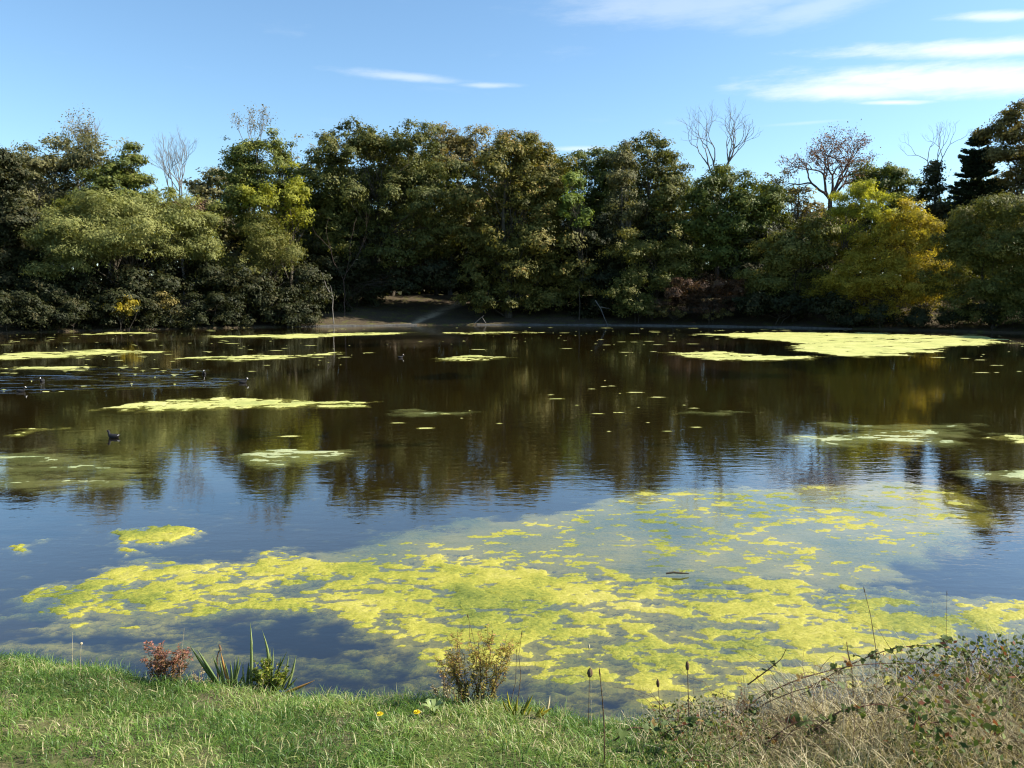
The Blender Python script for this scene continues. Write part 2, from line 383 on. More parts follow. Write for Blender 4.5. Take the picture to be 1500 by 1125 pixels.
tag(link('water', me, mat=M_WATER), 'still brown lake water reflecting trees and blue sky', 'water', kind='structure')

# ------------------------------------------------------------------ algae
def algae_material(name, stops):
    m, t = mat(name)
    pos = t.n('ShaderNodeNewGeometry').outputs['Position']
    hh = t.n('ShaderNodeAttribute', attribute_name='h').outputs['Fac']
    big = t.noise(pos, 0.7, 4, 0.6); fin = t.noise(t.mapping(pos, (1, 1.5, 1), (0, 0, 0), (0, 0, 0.4)), 22.0, 5, 0.75, 0.6)
    mid = t.noise(t.mapping(pos, (0.7, 1.3, 1)), 6.0, 4, 0.65)
    f = t.math('ADD', t.math('MULTIPLY', big, 0.95), t.math('MULTIPLY', fin, 0.65)); f = t.math('MULTIPLY_ADD', t.math('SUBTRACT', f, 0.8), 1.7, 0.55)
    c = ramp(t, f, stops)
    b = t.n('ShaderNodeBump', inp={'Strength': 0.9, 'Distance': 0.02, 'Height': fin})
    p = t.n('ShaderNodeBsdfPrincipled', inp={'Base Color': c, 'Roughness': 0.6, 'Specular IOR Level': 0.25, 'Normal': b.outputs[0]})
    a = t.math('MULTIPLY', t.smooth(hh, -0.046, -0.002), t.smooth(t.math('ADD', t.math('ADD', t.math('MULTIPLY', fin, 0.8), t.math('MULTIPLY', mid, 0.6)), t.smooth(hh, -0.02, 0.003)), 0.36, 0.80))
    tr = t.n('ShaderNodeBsdfTransparent')
    mx = t.n('ShaderNodeMixShader', inp={0: a, 1: tr.outputs[0], 2: p.outputs[0]})
    out(t, mx.outputs[0]); return m
ALG_Y = algae_material('algae_yellow', [(0.22, (0.075, 0.105, 0.016)), (0.42, (0.175, 0.195, 0.025)), (0.64, (0.31, 0.29, 0.038)), (0.95, (0.41, 0.365, 0.10))])
ALG_P = algae_material('algae_pale', [(0.15, (0.20, 0.23, 0.06)), (0.5, (0.37, 0.375, 0.11)), (0.9, (0.48, 0.46, 0.17))])

ALG_F = algae_material('algae_film', [(0.15, (0.15, 0.19, 0.08)), (0.5, (0.26, 0.30, 0.14)), (0.9, (0.34, 0.36, 0.19))])

def poly_mask(X, Y, poly):
    """signed distance, positive inside"""
    P = np.array(poly); n = len(P)
    inside = np.zeros(X.shape, bool); D = np.full(X.shape, 1e9)
    for i in range(n):
        x0, y0 = P[i]; x1, y1 = P[(i + 1) % n]
        cond = ((y0 > Y) != (y1 > Y))
        xi = (x1 - x0) * (Y - y0) / ((y1 - y0) if y1 != y0 else 1e-9) + x0
        inside ^= cond & (X < xi)
        dx, dy = x1 - x0, y1 - y0; L = dx * dx + dy * dy + 1e-12
        q = np.clip(((X - x0) * dx + (Y - y0) * dy) / L, 0, 1)
        D = np.minimum(D, np.hypot(X - x0 - q * dx, Y - y0 - q * dy))
    return np.where(inside, D, -D)

def wpoly(pp): return [tuple(water_hit(a, b))[:2] for a, b in pp]

def algae_mesh(name, polys, dx, dy, nscale, hi=0.02, lo=0.25, edge=0.6, seed=0, stretch=1.0, margin=1.0, roughamp=1.0, soft=None):
    """height field: where it rises above the water it floats, elsewhere it hangs just below.  polys: (pixel polygon, bias)"""
    W_ = [(wpoly(q[0]), q[1], q[2] if len(q) > 2 else 1.0) for q in polys]
    allp = np.array([q for p, _, _ in W_ for q in p])
    x0, y0 = allp.min(0) - margin; x1, y1 = allp.max(0) + margin
    nx, ny = int((x1 - x0) / dx) + 2, int((y1 - y0) / dy) + 2
    X, Y = np.meshgrid(x0 + np.arange(nx) * dx, y0 + np.arange(ny) * dy)
    wx = X + (fbm(X * 1.6 / edge * 0.35, Y * 1.6 / edge * 0.35, 4, seed + 70) - 0.5) * 3.2 * edge; wy = Y + (fbm(X * 1.6 / edge * 0.35, Y * 1.6 / edge * 0.35, 4, seed + 90) - 0.5) * 2.2 * edge
    base = np.full(X.shape, -2.6); amp = np.ones(X.shape)
    for p, b, am in W_:
        d = poly_mask(wx, wy, p)
        e = edge if soft is None else edge * (Y / 10)
        wgt = np.clip(0.5 + d / (2 * e), 0, 1); wgt = wgt * wgt * (3 - 2 * wgt)
        nb_ = -2.6 + (b + 2.6) * wgt; amp = np.where(nb_ > base, 1 + (am - 1) * wgt, amp); base = np.maximum(base, nb_)
    Xs = X / stretch
    n = (fbm(Xs * nscale, Y * nscale, 5, seed, 0.72) - 0.5) * 4.6 * roughamp + (fbm(Xs * nscale * 0.22, Y * nscale * 0.22, 3, seed + 40) - 0.5) * 1.0
    v = base + n * amp
    ht = np.where(v > 0, hi * np.tanh(v * 1.6) + hi * 0.5 * (fbm(X * nscale * 5, Y * nscale * 5, 3, seed + 9) - 0.3) * np.clip(v * 3, 0, 1), np.maximum(v * lo, -0.3))
    Fc = grid_faces(nx, ny); hv = ht.ravel()
    keep = hv[Fc].max(1) > -0.047; Fc = Fc[keep]
    used = np.unique(Fc); mp = np.full(nx * ny, -1); mp[used] = np.arange(len(used))
    V = np.stack([X.ravel(), Y.ravel(), hv], 1)[used]
    return mesh_np(name, V, [mp[Fc]], {'h': hv[used]}, True)

main_polys = [
    ([(100, 915), (20, 880), (60, 850), (190, 825), (330, 812), (450, 800), (560, 815), (700, 805), (860, 838), (1010, 842), (1150, 848), (1300, 858), (1440, 870), (1560, 880), (1600, 920), (1500, 945), (1400, 960), (1300, 985), (1200, 1010), (1060, 1062), (920, 1060), (840, 1000), (760, 1012), (640, 985), (560, 948), (500, 912), (380, 900), (250, 915)], 0.26),
    ([(600, 870), (760, 830), (940, 850), (960, 900), (800, 960), (640, 930)], 0.60),
    ([(470, 800), (640, 770), (800, 748), (920, 716), (1100, 713), (1300, 706), (1430, 716), (1440, 760), (1400, 800), (1300, 850), (1100, 875), (1000, 880), (840, 880), (640, 860), (470, 830)], -0.09, 0.23),
    ([(0, 905), (60, 860), (120, 872), (100, 900)], -0.15),
    ([(-300, 960), (0, 930), (300, 935), (560, 985), (600, 1010), (300, 985), (0, 955)], -0.55, 0.5),
    ([(560, 960), (640, 985), (860, 1010), (900, 1060), (640, 1015)], -0.30),
]
me = algae_mesh('algae', main_polys, 0.026, 0.024, 7.5, hi=0.014, lo=0.022, edge=0.45, seed=3, stretch=2.0, margin=0.7)
tag(link('floating_algae', me, mat=ALG_Y), 'broken yellow green algae spread over the shallows by the grass bank', 'algae', kind='stuff')

MATS = [
 ([(168, 796), (190, 777), (250, 770), (300, 777), (290, 790), (230, 797), (180, 806)], 1.15, 0.03, 0.03, 2.4, 0.30, 'Y', 'small yellow algae raft alone on open blue water', 3),
 ([(0, 800), (30, 795), (75, 783), (70, 790), (20, 806)], 0.8, 0.03, 0.03, 2.4, 0.22, 'Y', 'thin strip of yellow algae scraps beside the small raft', 5),
 ([(1010, 489), (1120, 486), (1300, 488), (1470, 494), (1490, 501), (1400, 508), (1330, 521), (1260, 524), (1170, 514), (1140, 500)], 0.95, 0.14, 0.30, 0.35, 1.2, 'P', 'wide pale yellow algae mat before the golden willow', 6),
 ([(955, 516), (1060, 514), (1120, 520), (1200, 522), (1180, 527), (1060, 529)], 0.55, 0.14, 0.25, 0.5, 0.8, 'P', 'narrow broken algae strip beside the wide pale mat', 7),
 ([(290, 494), (400, 489), (560, 486), (608, 486), (560, 491), (420, 496)], 0.75, 0.16, 0.35, 0.35, 1.6, 'P', 'long thin algae streak below the dirt clearing', 8),
 ([(640, 487), (760, 485), (790, 487), (700, 491)], 0.25, 0.16, 0.35, 0.45, 1.4, 'P', 'faint algae streak below the overhanging oak', 9),
 ([(90, 490), (180, 486), (240, 486), (190, 490)], 0.55, 0.16, 0.35, 0.4, 1.2, 'P', 'short algae streak under the small yellow bush', 10),
 ([(-120, 530), (0, 517), (150, 511), (240, 514), (120, 524), (0, 530)], 0.35, 0.12, 0.25, 0.45, 1.1, 'P', 'large ragged pale algae mat off the shaded ivy tree shore', 11),
 ([(-60, 540), (60, 536), (160, 536), (100, 541)], 0.45, 0.10, 0.20, 0.5, 0.7, 'P', 'slim algae line between the ragged mat and the wakes', 12),
 ([(240, 524), (330, 521), (420, 519), (520, 514), (430, 527), (320, 529)], 0.20, 0.12, 0.25, 0.5, 0.8, 'P', 'loose scattered algae strip behind the swimming coots', 13),
 ([(620, 525), (700, 520), (740, 523), (700, 529), (640, 528)], 0.45, 0.10, 0.22, 0.6, 0.7, 'P', 'small bright algae scrap out in the middle of the lake', 14),
 ([(145, 600), (210, 588), (330, 580), (440, 584), (560, 588), (540, 596), (420, 597), (300, 600), (200, 603)], 0.42, 0.055, 0.09, 0.9, 0.45, 'P', 'bright yellow algae raft between the coot and the moorhen', 15),
 ([(-80, 670), (80, 655), (220, 662), (280, 690), (180, 712), (0, 730), (-100, 725)], -0.22, 0.05, 0.06, 1.3, 0.8, 'P', 'thin bluish green algae film below the moorhen', 16),
 ([(300, 668), (420, 656), (520, 655), (530, 675), (430, 690), (320, 694)], -0.08, 0.05, 0.06, 1.3, 0.6, 'P', 'wispy pale algae film beside the thin bluish film', 17),
 ([(1140, 640), (1250, 620), (1400, 618), (1480, 632), (1400, 652), (1250, 655)], -0.10, 0.06, 0.08, 1.1, 0.8, 'P', 'wispy algae film over the golden willow reflection', 18),
 ([(1430, 640), (1500, 636), (1600, 640), (1540, 652)], 0.4, 0.06, 0.08, 1.1, 0.4, 'P', 'yellow algae scrap beside the dark willow reflection', 19),
 ([(1400, 690), (1500, 684), (1600, 690), (1500, 708), (1420, 702)], 0.0, 0.05, 0.06, 1.3, 0.5, 'P', 'sparse algae scraps beyond the submerged green bloom', 20),
 ([(0, 636), (30, 628), (80, 626), (40, 640)], 0.1, 0.05, 0.07, 1.3, 0.4, 'P', 'small pale algae scrap close to the moorhen', 21),
 ([(540, 605), (600, 598), (720, 600), (640, 610)], -0.25, 0.06, 0.09, 1.0, 0.6, 'P', 'faint algae wisps below the middle tree reflections', 22),
 ([(960, 603), (1020, 598), (1100, 602), (1020, 608)], -0.2, 0.06, 0.09, 1.0, 0.6, 'P', 'faint algae wisps below the tall grey tree reflection', 23),
]
for poly, b, dx, dy, ns, edge, mt, label, seed in MATS:
    me = algae_mesh('algae_mat', [(poly, b - 0.18, 1.0) if b > 0.02 else (poly, min(b, -0.1) - 0.08, 0.5)], dx * 0.8, dy * 0.8, ns * (4.5 if ns < 1.0 else 3.0), hi=0.018, lo=0.03, edge=edge, seed=seed * 7, stretch=3.5 if b < 0.02 else 2.0, margin=edge * 1.6)
    tag(link('algae_mat', me, mat=ALG_F if b < 0.02 else (ALG_Y if mt == 'Y' else ALG_P)), label, 'algae', 'separate algae mats floating on the lake')

# loose flecks all over the open water
fl_c = []
for _ in range(700):
    Yc = R.uniform(18, 78); Xc = R.uniform(-0.72, 0.72) * Yc
    if Yc < float(shoreY(Xc)) - 1.5 and fbm(np.array([Xc * 0.12]), np.array([Yc * 0.06]), 3, 77)[0] > 0.46: fl_c.append((Xc, Yc))
V, Fq, Hh = [], [], []
for (cx, cy_) in fl_c:
    r = 0.025 + 0.18 * R.random() ** 2.5 * (0.6 + cy_ / 60); k = 9; ang = np.arange(k) * 2 * math.pi / k
    rr = r * R.uniform(0.5, 1.2, k); b = len(V)
    V.append((cx, cy_, 0.010)); Hh.append(0.02)
    for a, q in zip(ang, rr): V.append((cx + 2.6 * q * math.cos(a), cy_ + q * math.sin(a), -0.004)); Hh.append(0.01)
    Fq += [[b, b + 1 + i, b + 1 + (i + 1) % k] for i in range(k)]
me = mesh_np('algae_flecks', np.array(V), [np.array(Fq)], {'h': np.array(Hh)}, True)
tag(link('algae_fleck_scatter', me, mat=ALG_P), 'tiny algae flecks scattered over the open dark water', 'algae', kind='stuff')

# ------------------------------------------------------------------ trees
def curve_pts(a, b, n=6, sag=0.0, wob=0.05):
    a, b = np.array(a, float), np.array(b, float); L = np.linalg.norm(b - a)
    t_ = np.linspace(0, 1, n)[:, None]
    P = a + (b - a) * t_ + R.normal(size=(n, 3)) * L * wob * np.sin(t_ * math.pi)
    P[:, 2] += sag * L * np.sin(t_[:, 0] * math.pi)
    return P

TREE_OBJS = []
def tree(name, label, cat, px, dY, lobes, leaf, bark=None, dens=0.8, size=0.27, clump=0.75, per=26, aspect=0.55, droop=0.0, depth=0.85,
         group=None, trunk_r=0.28, branches=26, top=None, hole=0.0, lean=0.0, tintshift=0.0, multi=1, absY=None, up=0.25):
    """lobes: (px, py, rx, ry) in photo pixels, placed at a real distance; the crown is filled with leaf clumps on limbs"""
    Y0 = (shore_at(px) + dY) if absY is None else absY
    sc = Y0 / F
    bx = at_depth(px, 470, Y0).x
    bz = float(farz(np.array(bx), np.array(Y0))) - 0.05
    root = empty(name, (bx, Y0, bz), label, cat, group)
    C, Rr = [], []
    for lb in lobes:
        YL = Y0 if absY is not None else Y0 + shore_at(lb[0]) - shore_at(px); c = at_depth(lb[0], lb[1], YL); dy = lb[4] if len(lb) > 4 else R.uniform(-0.35, 0.35) * lb[2] * sc
        C.append((c.x, YL + dy, c.z)); Rr.append((lb[2] * sc, lb[2] * sc * depth, lb[3] * sc))
    C, Rr = np.array(C), np.array(Rr)
    P, tint, CL, NR = [], [], [], []
    for c, r, lb in zip(C, Rr, lobes):
        nl = int(math.pi * lb[2] * lb[3] * dens * 1.6); nc = max(8, int(nl / per))
        ph = R.uniform(0, 100)
        nb = int(np.clip(9 * r[0] * r[2] / 4.0, 5, 16)); bd = rand_unit(nb); bd[:, 2] = np.where(bd[:, 2] < -0.2, bd[:, 2] * 0.5, bd[:, 2])
        bc = c + bd * r * R.uniform(0.45, 1.0, nb)[:, None]; br = np.clip(r.mean() * R.uniform(0.24, 0.46, nb), 0.35, 2.2)
        which = R.choice(nb, nc, p=br ** 2 / (br ** 2).sum())
        d = rand_unit(nc); fl = (d[:, 2] < -0.1) & (R.random(nc) < 0.6); d[fl, 2] *= -1
        rad = R.uniform(0.25, 1.0, nc) ** 0.5
        cc = bc[which] + d * np.array([1.15, 1.0, 0.66]) * (br[which] * rad)[:, None]
        core = R.random(nc) < 0.22; cc[core] = c + rand_unit(core.sum()) * r * (R.random(core.sum()) ** 0.5 * 0.8)[:, None]
        btint = R.normal(0, 0.10, nb); nd = d * 0.8 + (cc - c) / r * 0.35; nd[:, 2] += 0.30
        if hole > 0:
            k = fbm(cc[:, 0] * 0.55 + ph, cc[:, 2] * 0.55 + ph, 3, 8) > hole; cc = cc[k]; which = which[k]; nd = nd[k]; nc = len(cc)
            if nc == 0: continue
        CL.append(cc)
        cs = clump * 0.72 * R.uniform(0.6, 1.5, nc)
        m_ = R.poisson(per, nc); idx = np.repeat(np.arange(nc), m_)
        q = R.normal(size=(len(idx), 3)) * np.array([0.55, 0.55, 0.34]) * cs[idx][:, None]
        P.append(cc[idx] + q); NR.append(nd[idx] + q / (cs[idx][:, None] + 0.01) * 0.5)
        ct = R.normal(0.47, 0.14, nc) + tintshift + btint[which]
        tint.append(np.clip(ct[idx] + R.normal(0, 0.14, len(idx)), 0, 1))
    P = np.concatenate(P); tint = np.concatenate(tint); CL = np.concatenate(CL); NR = np.concatenate(NR)
    gz = farz(P[:, 0], P[:, 1]); ok = P[:, 2] > np.maximum(gz * (P[:, 1] > shoreY(P[:, 0])), 0.05) + 0.02
    P, tint, NR = P[ok], tint[ok], NR[ok]
    o0 = np.array([bx, Y0, bz])
    me = leaves_mesh('crown', P - o0, size * 1.05, tint, aspect, up, droop, None, NR, True)
    link('crown', me, root, LM[leaf])
    # trunk and limbs
    tb = TB(); bark = bark or BARK
    ztop = C[:, 2].max() if top is None else at_depth(px, top, Y0).z
    for k in range(multi):
        s = np.array([R.normal(0, 0.25) if k else 0, R.normal(0, 0.25) if k else 0, -0.25])
        e = np.array([lean + (R.normal(0, 1.6) if multi > 1 else R.normal(0, 0.3)), R.normal(0, 0.6), (ztop - bz) * (1 if k == 0 else 0.85)])
        n = 9; tp = curve_pts(s, e, n, 0, 0.02)
        tr = trunk_r * np.linspace(1, 0.12, n) ** 0.9; tr[0] *= 1.35
        tb.tube(tp, tr, 7)
    me = tb.mesh('trunk'); link('trunk', me, root, bark)
    lb_ = TB(); CLl = CL - o0
    pick = R.choice(len(CLl), min(branches, len(CLl)), replace=False)
    for k in pick:
        tgt = CLl[k]
        zz = np.clip(tgt[2] * R.uniform(0.3, 0.75), 0.4, tp[-1, 2])
        j = int(np.argmin(abs(tp[:, 2] - zz))); base = tp[j]
        L = np.linalg.norm(tgt - base)
        rr = max(0.03, trunk_r * 0.28 * (1 - j / 10))
        pp = curve_pts(base, tgt, 6, 0.08, 0.045); lb_.tube(pp, rr * np.linspace(1, 0.15, 6), 4)
        for _ in range(2):
            b2 = pp[R.integers(2, 5)]; t2 = CLl[R.integers(len(CLl))]
            v = t2 - b2; v = v / (np.linalg.norm(v) + 1e-6) * min(np.linalg.norm(v), 0.45 * L)
            lb_.tube(curve_pts(b2, b2 + v, 4, 0.05, 0.05), rr * 0.5 * np.linspace(1, 0.2, 4), 3)
    if lb_.n: link('branches', lb_.mesh('branches'), root, bark)
    TREE_OBJS.append(root); return root

def grow(tb, p, d, L, r, depth, spread, tips, upb=0.12, wig=0.16, ratio=0.72, nchild=(2, 3)):
    n = 5; pts = [p]; q = np.array(p, float); dd = np.array(d, float)
    for i in range(n):
        dd = dd + R.normal(size=3) * wig; dd[2] += upb; dd /= np.linalg.norm(dd); q = q + dd * L / n; pts.append(q)
    tb.tube(pts, np.linspace(r, r * 0.62, n + 1), 5 if depth > 1 else 4)
    if depth == 0: tips.append(q); return
    for k in range(R.integers(nchild[0], nchild[1] + 1)):
        a = rand_unit(1)[0]; a -= dd * a.dot(dd); a /= np.linalg.norm(a) + 1e-6
        a[1] *= 0.8
        nd = dd + a * spread * R.uniform(0.6, 1.3); nd /= np.linalg.norm(nd)
        st = pts[-1] if k < 2 else pts[R.integers(2, n)]
        grow(tb, st, nd, L * ratio * R.uniform(0.8, 1.2), r * 0.6, depth - 1, spread, tips, upb, wig, ratio, nchild)
    if depth <= 2: tips.append(q)

def bare_tree(name, label, cat, px, dY, base_py, top_py, leaf=None, nl=0, bark=None, spread=0.55, depth=5, r=0.2, upb=0.10, stems=1, fan=0.5, nchild=(2, 3), L0=0.42, ratio=0.72, group=None, size=0.2, lean=0.0, wig=0.14):
    Y0 = shore_at(px) + dY; sc = Y0 / F
    bx = at_depth(px, 470, Y0).x; bz = float(farz(np.array(bx), np.array(Y0)))
    zb = at_depth(px, base_py, Y0).z - bz; hh = (base_py - top_py) * sc
    root = empty(name, (bx, Y0, bz), label, cat, group)
    tb = TB(); tips = []
    tb.tube(curve_pts((0, 0, -0.3), (0, 0, zb), 6, 0, 0.012), np.linspace(r * 1.5, r, 6), 7)
    link('trunk', tb.mesh('trunk'), root, bark or BARKG)
    tb = TB()
    for k in range(stems):
        a = (k - (stems - 1) / 2) * fan + R.normal(0, 0.08)
        d = np.array([math.sin(a) + lean, R.normal(0, 0.15), 1.0]); d /= np.linalg.norm(d)
        grow(tb, np.array([0, 0, zb - 0.1]), d, hh * L0, r * (0.9 if stems == 1 else 0.75), depth, spread, tips, upb, wig, ratio, nchild)
    link('branches', tb.mesh('branches'), root, bark or BARKG)
    if leaf:
        tips = np.array(tips); idx = R.integers(0, len(tips), nl)
        P = tips[idx] + R.normal(size=(nl, 3)) * 0.28
        link('crown', leaves_mesh('crown', P, size, R.random(nl), 0.55, 0.2), root, LM[leaf])
    return root

# --- the wood that closes the view far behind
P = []
nw = 60000
Xw = R.uniform(-115, 115, nw); Yw = np.where(np.abs(Xw) < 75, 84 - 18 * (Xw / 46) ** 2, 36) + R.uniform(26, 40, nw)
top = 9.5 + 4.5 * fbm(Xw * 0.12, np.zeros(nw), 3, 21); Zw = 1.5 + R.random(nw) * (top + 1.5)
me = leaves_mesh('woodland', np.stack([Xw, Yw, Zw], 1), 1.25, np.clip(R.normal(0.4, 0.2, nw), 0, 1), 0.6, tri=True)
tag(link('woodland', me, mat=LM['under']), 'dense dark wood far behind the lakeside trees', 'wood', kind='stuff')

G_T = 'trees along the far shore'
G_B = 'bushes along the far water edge'
# left end
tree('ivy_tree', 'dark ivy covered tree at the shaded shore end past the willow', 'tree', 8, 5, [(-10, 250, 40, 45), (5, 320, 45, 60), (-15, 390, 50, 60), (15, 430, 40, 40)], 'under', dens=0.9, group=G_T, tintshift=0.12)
tree('ash_tree', 'grey green airy tree with pale limbs behind the round willow', 'tree', 95, 12, [(45, 238, 46, 34), (95, 232, 52, 36), (140, 232, 50, 40), (60, 285, 55, 42), (120, 285, 60, 46), (160, 290, 40, 40), (100, 330, 80, 40), (20, 280, 30, 60)], 'grey', BARKG, dens=0.72, hole=0.40, group=G_T, branches=44, size=0.25)
bare_tree('thin_tree', 'nearly leafless pale twigged tree rising above the grey green tree', 'tree', 128, 16, 260, 183, 'olive', 900, spread=0.5, depth=5, r=0.13, L0=0.36, group=G_T, stems=2)
bare_tree('thin_tree', 'bare twiggy tree beside the bright green spreading ash', 'tree', 165, 17, 270, 192, spread=0.42, depth=4, r=0.12, L0=0.4, group=G_T, stems=2)
tree('ash_tree', 'bright green spreading ash above the round willow', 'tree', 172, 8, [(185, 232, 22, 18), (165, 262, 36, 26), (195, 262, 22, 20), (150, 295, 46, 30), (180, 300, 36, 24), (215, 292, 22, 12), (235, 285, 18, 9)], 'green', dens=0.85, group=G_T, tintshift=0.15, hole=0.34)
bare_tree('bare_tree', 'slender leafless tree with upright twigs between ash and olive tree', 'tree', 272, 12, 300, 193, spread=0.5, depth=5, r=0.12, upb=0.10, stems=5, fan=0.28, L0=0.30, group=G_T)
tree('shrub', 'reddish leaved shrub below the slender leafless tree', 'tree', 240, 9, [(240, 300, 28, 16), (285, 305, 26, 14), (262, 315, 30, 15)], 'brown', dens=0.7, branches=10, trunk_r=0.1, group=G_T)
tree('willow_tree', 'broad round pale green willow leaning over the water', 'tree', 205, 2.5, [(70, 348, 42, 26), (115, 335, 52, 32), (165, 318, 52, 32), (215, 314, 52, 32), (265, 322, 46, 32), (298, 332, 28, 34), (120, 365, 66, 30), (190, 355, 80, 38), (255, 360, 60, 36), (295, 365, 28, 32), (90, 390, 40, 24)], 'willow', dens=1.0, size=0.25, aspect=0.32, droop=0.35, clump=0.8, group=G_T, branches=40, lean=-1.0, tintshift=0.05)
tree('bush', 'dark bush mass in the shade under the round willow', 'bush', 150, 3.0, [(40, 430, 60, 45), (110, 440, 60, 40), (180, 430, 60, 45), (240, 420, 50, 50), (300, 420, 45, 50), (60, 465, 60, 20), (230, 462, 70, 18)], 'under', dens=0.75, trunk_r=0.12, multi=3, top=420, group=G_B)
tree('bush', 'small yellow leaved bush standing in the water edge', 'bush', 182, -0.5, [(172, 452, 22, 17), (188, 445, 14, 12)], 'gold', dens=1.0, size=0.22, clump=0.4, trunk_r=0.05, multi=3, top=450, branches=14, group=G_B)
tree('bush', 'small dull yellow bush in deep shade beside the yellow bush', 'bush', 245, 0.6, [(246, 445, 20, 24)], 'olive', dens=0.6, size=0.22, trunk_r=0.05, top=450, branches=8, clump=0.5, group=G_B)
# olive tree group
tree('olive_tree', 'tall olive green tree with thin twiggy top beside yellow green tree', 'tree', 385, 9, [(350, 232, 34, 32), (392, 225, 40, 34), (345, 275, 40, 40), (395, 275, 50, 44), (432, 268, 32, 40), (370, 320, 56, 40), (430, 315, 34, 44), (400, 360, 60, 40)], 'green', BARKG, dens=0.75, hole=0.37, group=G_T, branches=40, tintshift=0.12)
bare_tree('thin_tree', 'brownish bare twig crown above the tall olive tree', 'tree', 378, 12, 250, 180, 'olive', 500, spread=0.4, depth=5, r=0.12, stems=2, L0=0.38, group=G_T, upb=0.14)
tree('rear_tree', 'pale thin crowned tree peeping behind the olive tree', 'tree', 436, 22, [(436, 215, 26, 18), (425, 235, 40, 22)], 'olive', BARKG, dens=0.5, hole=0.42, group=G_T)
tree('maple_tree', 'yellow green tree with one sunlit side next to dark oak', 'tree', 425, 6, [(436, 275, 22, 34), (430, 315, 26, 34), (410, 290, 26, 30), (380, 300, 30, 26)], 'lime', dens=0.55, group=G_T, hole=0.32, tintshift=-0.12)
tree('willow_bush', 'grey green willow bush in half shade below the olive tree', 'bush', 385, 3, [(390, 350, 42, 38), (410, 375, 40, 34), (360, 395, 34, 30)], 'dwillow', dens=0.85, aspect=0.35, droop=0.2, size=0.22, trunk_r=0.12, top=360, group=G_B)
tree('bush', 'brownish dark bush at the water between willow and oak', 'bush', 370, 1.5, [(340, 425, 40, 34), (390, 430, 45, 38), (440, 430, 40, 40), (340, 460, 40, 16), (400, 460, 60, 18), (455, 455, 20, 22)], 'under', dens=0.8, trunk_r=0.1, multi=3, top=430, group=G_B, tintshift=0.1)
# the two big oaks
tree('oak_tree', 'large dark green oak overhanging the dirt clearing beside dead stems', 'tree', 545, 9, [(518, 200, 34, 18), (550, 212, 46, 26), (600, 212, 44, 28), (500, 235, 42, 30), (560, 255, 66, 44), (630, 250, 52, 42), (490, 285, 42, 46), (550, 315, 66, 48), (625, 310, 60, 50), (500, 350, 44, 46), (580, 370, 66, 32), (650, 355, 44, 34), (482, 320, 26, 60)], 'oak', dens=0.8, trunk_r=0.45, branches=70, group=G_T, top=250, hole=0.29, lean=1.0)
tree('rear_tree', 'pale olive rear tree top between the two large oaks', 'tree', 660, 19, [(640, 205, 40, 24), (690, 205, 34, 26), (660, 235, 60, 34), (740, 212, 34, 20), (775, 215, 24, 20)], 'olive', BARKG, dens=0.7, group=G_T, hole=0.29)
tree('oak_tree', 'golden olive oak with low boughs brushing the bank by the clearing', 'tree', 745, 4, [(750, 220, 34, 24), (785, 225, 34, 28), (720, 250, 42, 34), (775, 258, 52, 38), (815, 262, 26, 34), (700, 295, 40, 38), (755, 305, 60, 42), (808, 305, 38, 40), (695, 345, 34, 34), (745, 355, 56, 40), (800, 355, 46, 40), (705, 400, 36, 36), (760, 402, 56, 36), (820, 395, 50, 36), (720, 440, 46, 26), (780, 438, 60, 24), (845, 425, 34, 24)], 'oakgold', dens=0.85, trunk_r=0.42, branches=70, group=G_T, top=250, hole=0.29)
bare_tree('dead_tree', 'pale dead leaning stems in front of the dark oak', 'tree', 505, 4.5, 410, 315, bark=BARKR, spread=0.35, depth=2, r=0.045, stems=3, L0=0.5, nchild=(1, 2), group=G_T, upb=0.0)
tree('bush', 'dark undergrowth bush under the large dark oak', 'bush', 520, 7, [(490, 420, 36, 40), (540, 415, 46, 36), (590, 415, 40, 24), (480, 455, 34, 22), (640, 405, 46, 26), (680, 410, 30, 24)], 'under', dens=0.7, trunk_r=0.1, multi=2, top=430, group=G_B)
tree('bush', 'thin brown bush at the back of the dirt clearing', 'bush', 630, 20, [(600, 405, 40, 28), (650, 400, 46, 30), (560, 400, 36, 34), (700, 400, 30, 30)], 'brown', dens=0.5, trunk_r=0.08, multi=2, top=410, group=G_B, hole=0.4)
tree('ash_tree', 'bright lime green ash bough lit beside the golden oak', 'tree', 848, 2.6, [(835, 268, 17, 16), (848, 285, 17, 20), (843, 308, 22, 18), (855, 322, 12, 20), (830, 300, 16, 24)], 'ash', dens=0.8, aspect=0.36, size=0.3, clump=0.6, group=G_T, hole=0.22, trunk_r=0.07)
tree('rear_tree', 'dark green rear tree between golden oak and tall grey tree', 'tree', 880, 16, [(865, 240, 30, 26), (895, 240, 26, 26), (880, 280, 40, 36), (885, 330, 34, 36)], 'green', dens=0.75, group=G_T)
tree('bush', 'deep shaded bush below the bright lime ash bough', 'bush', 878, 4.5, [(872, 350, 30, 34), (885, 400, 36, 44), (890, 445, 40, 28), (855, 460, 30, 14)], 'under', dens=0.75, trunk_r=0.1, top=400, multi=2, group=G_B)
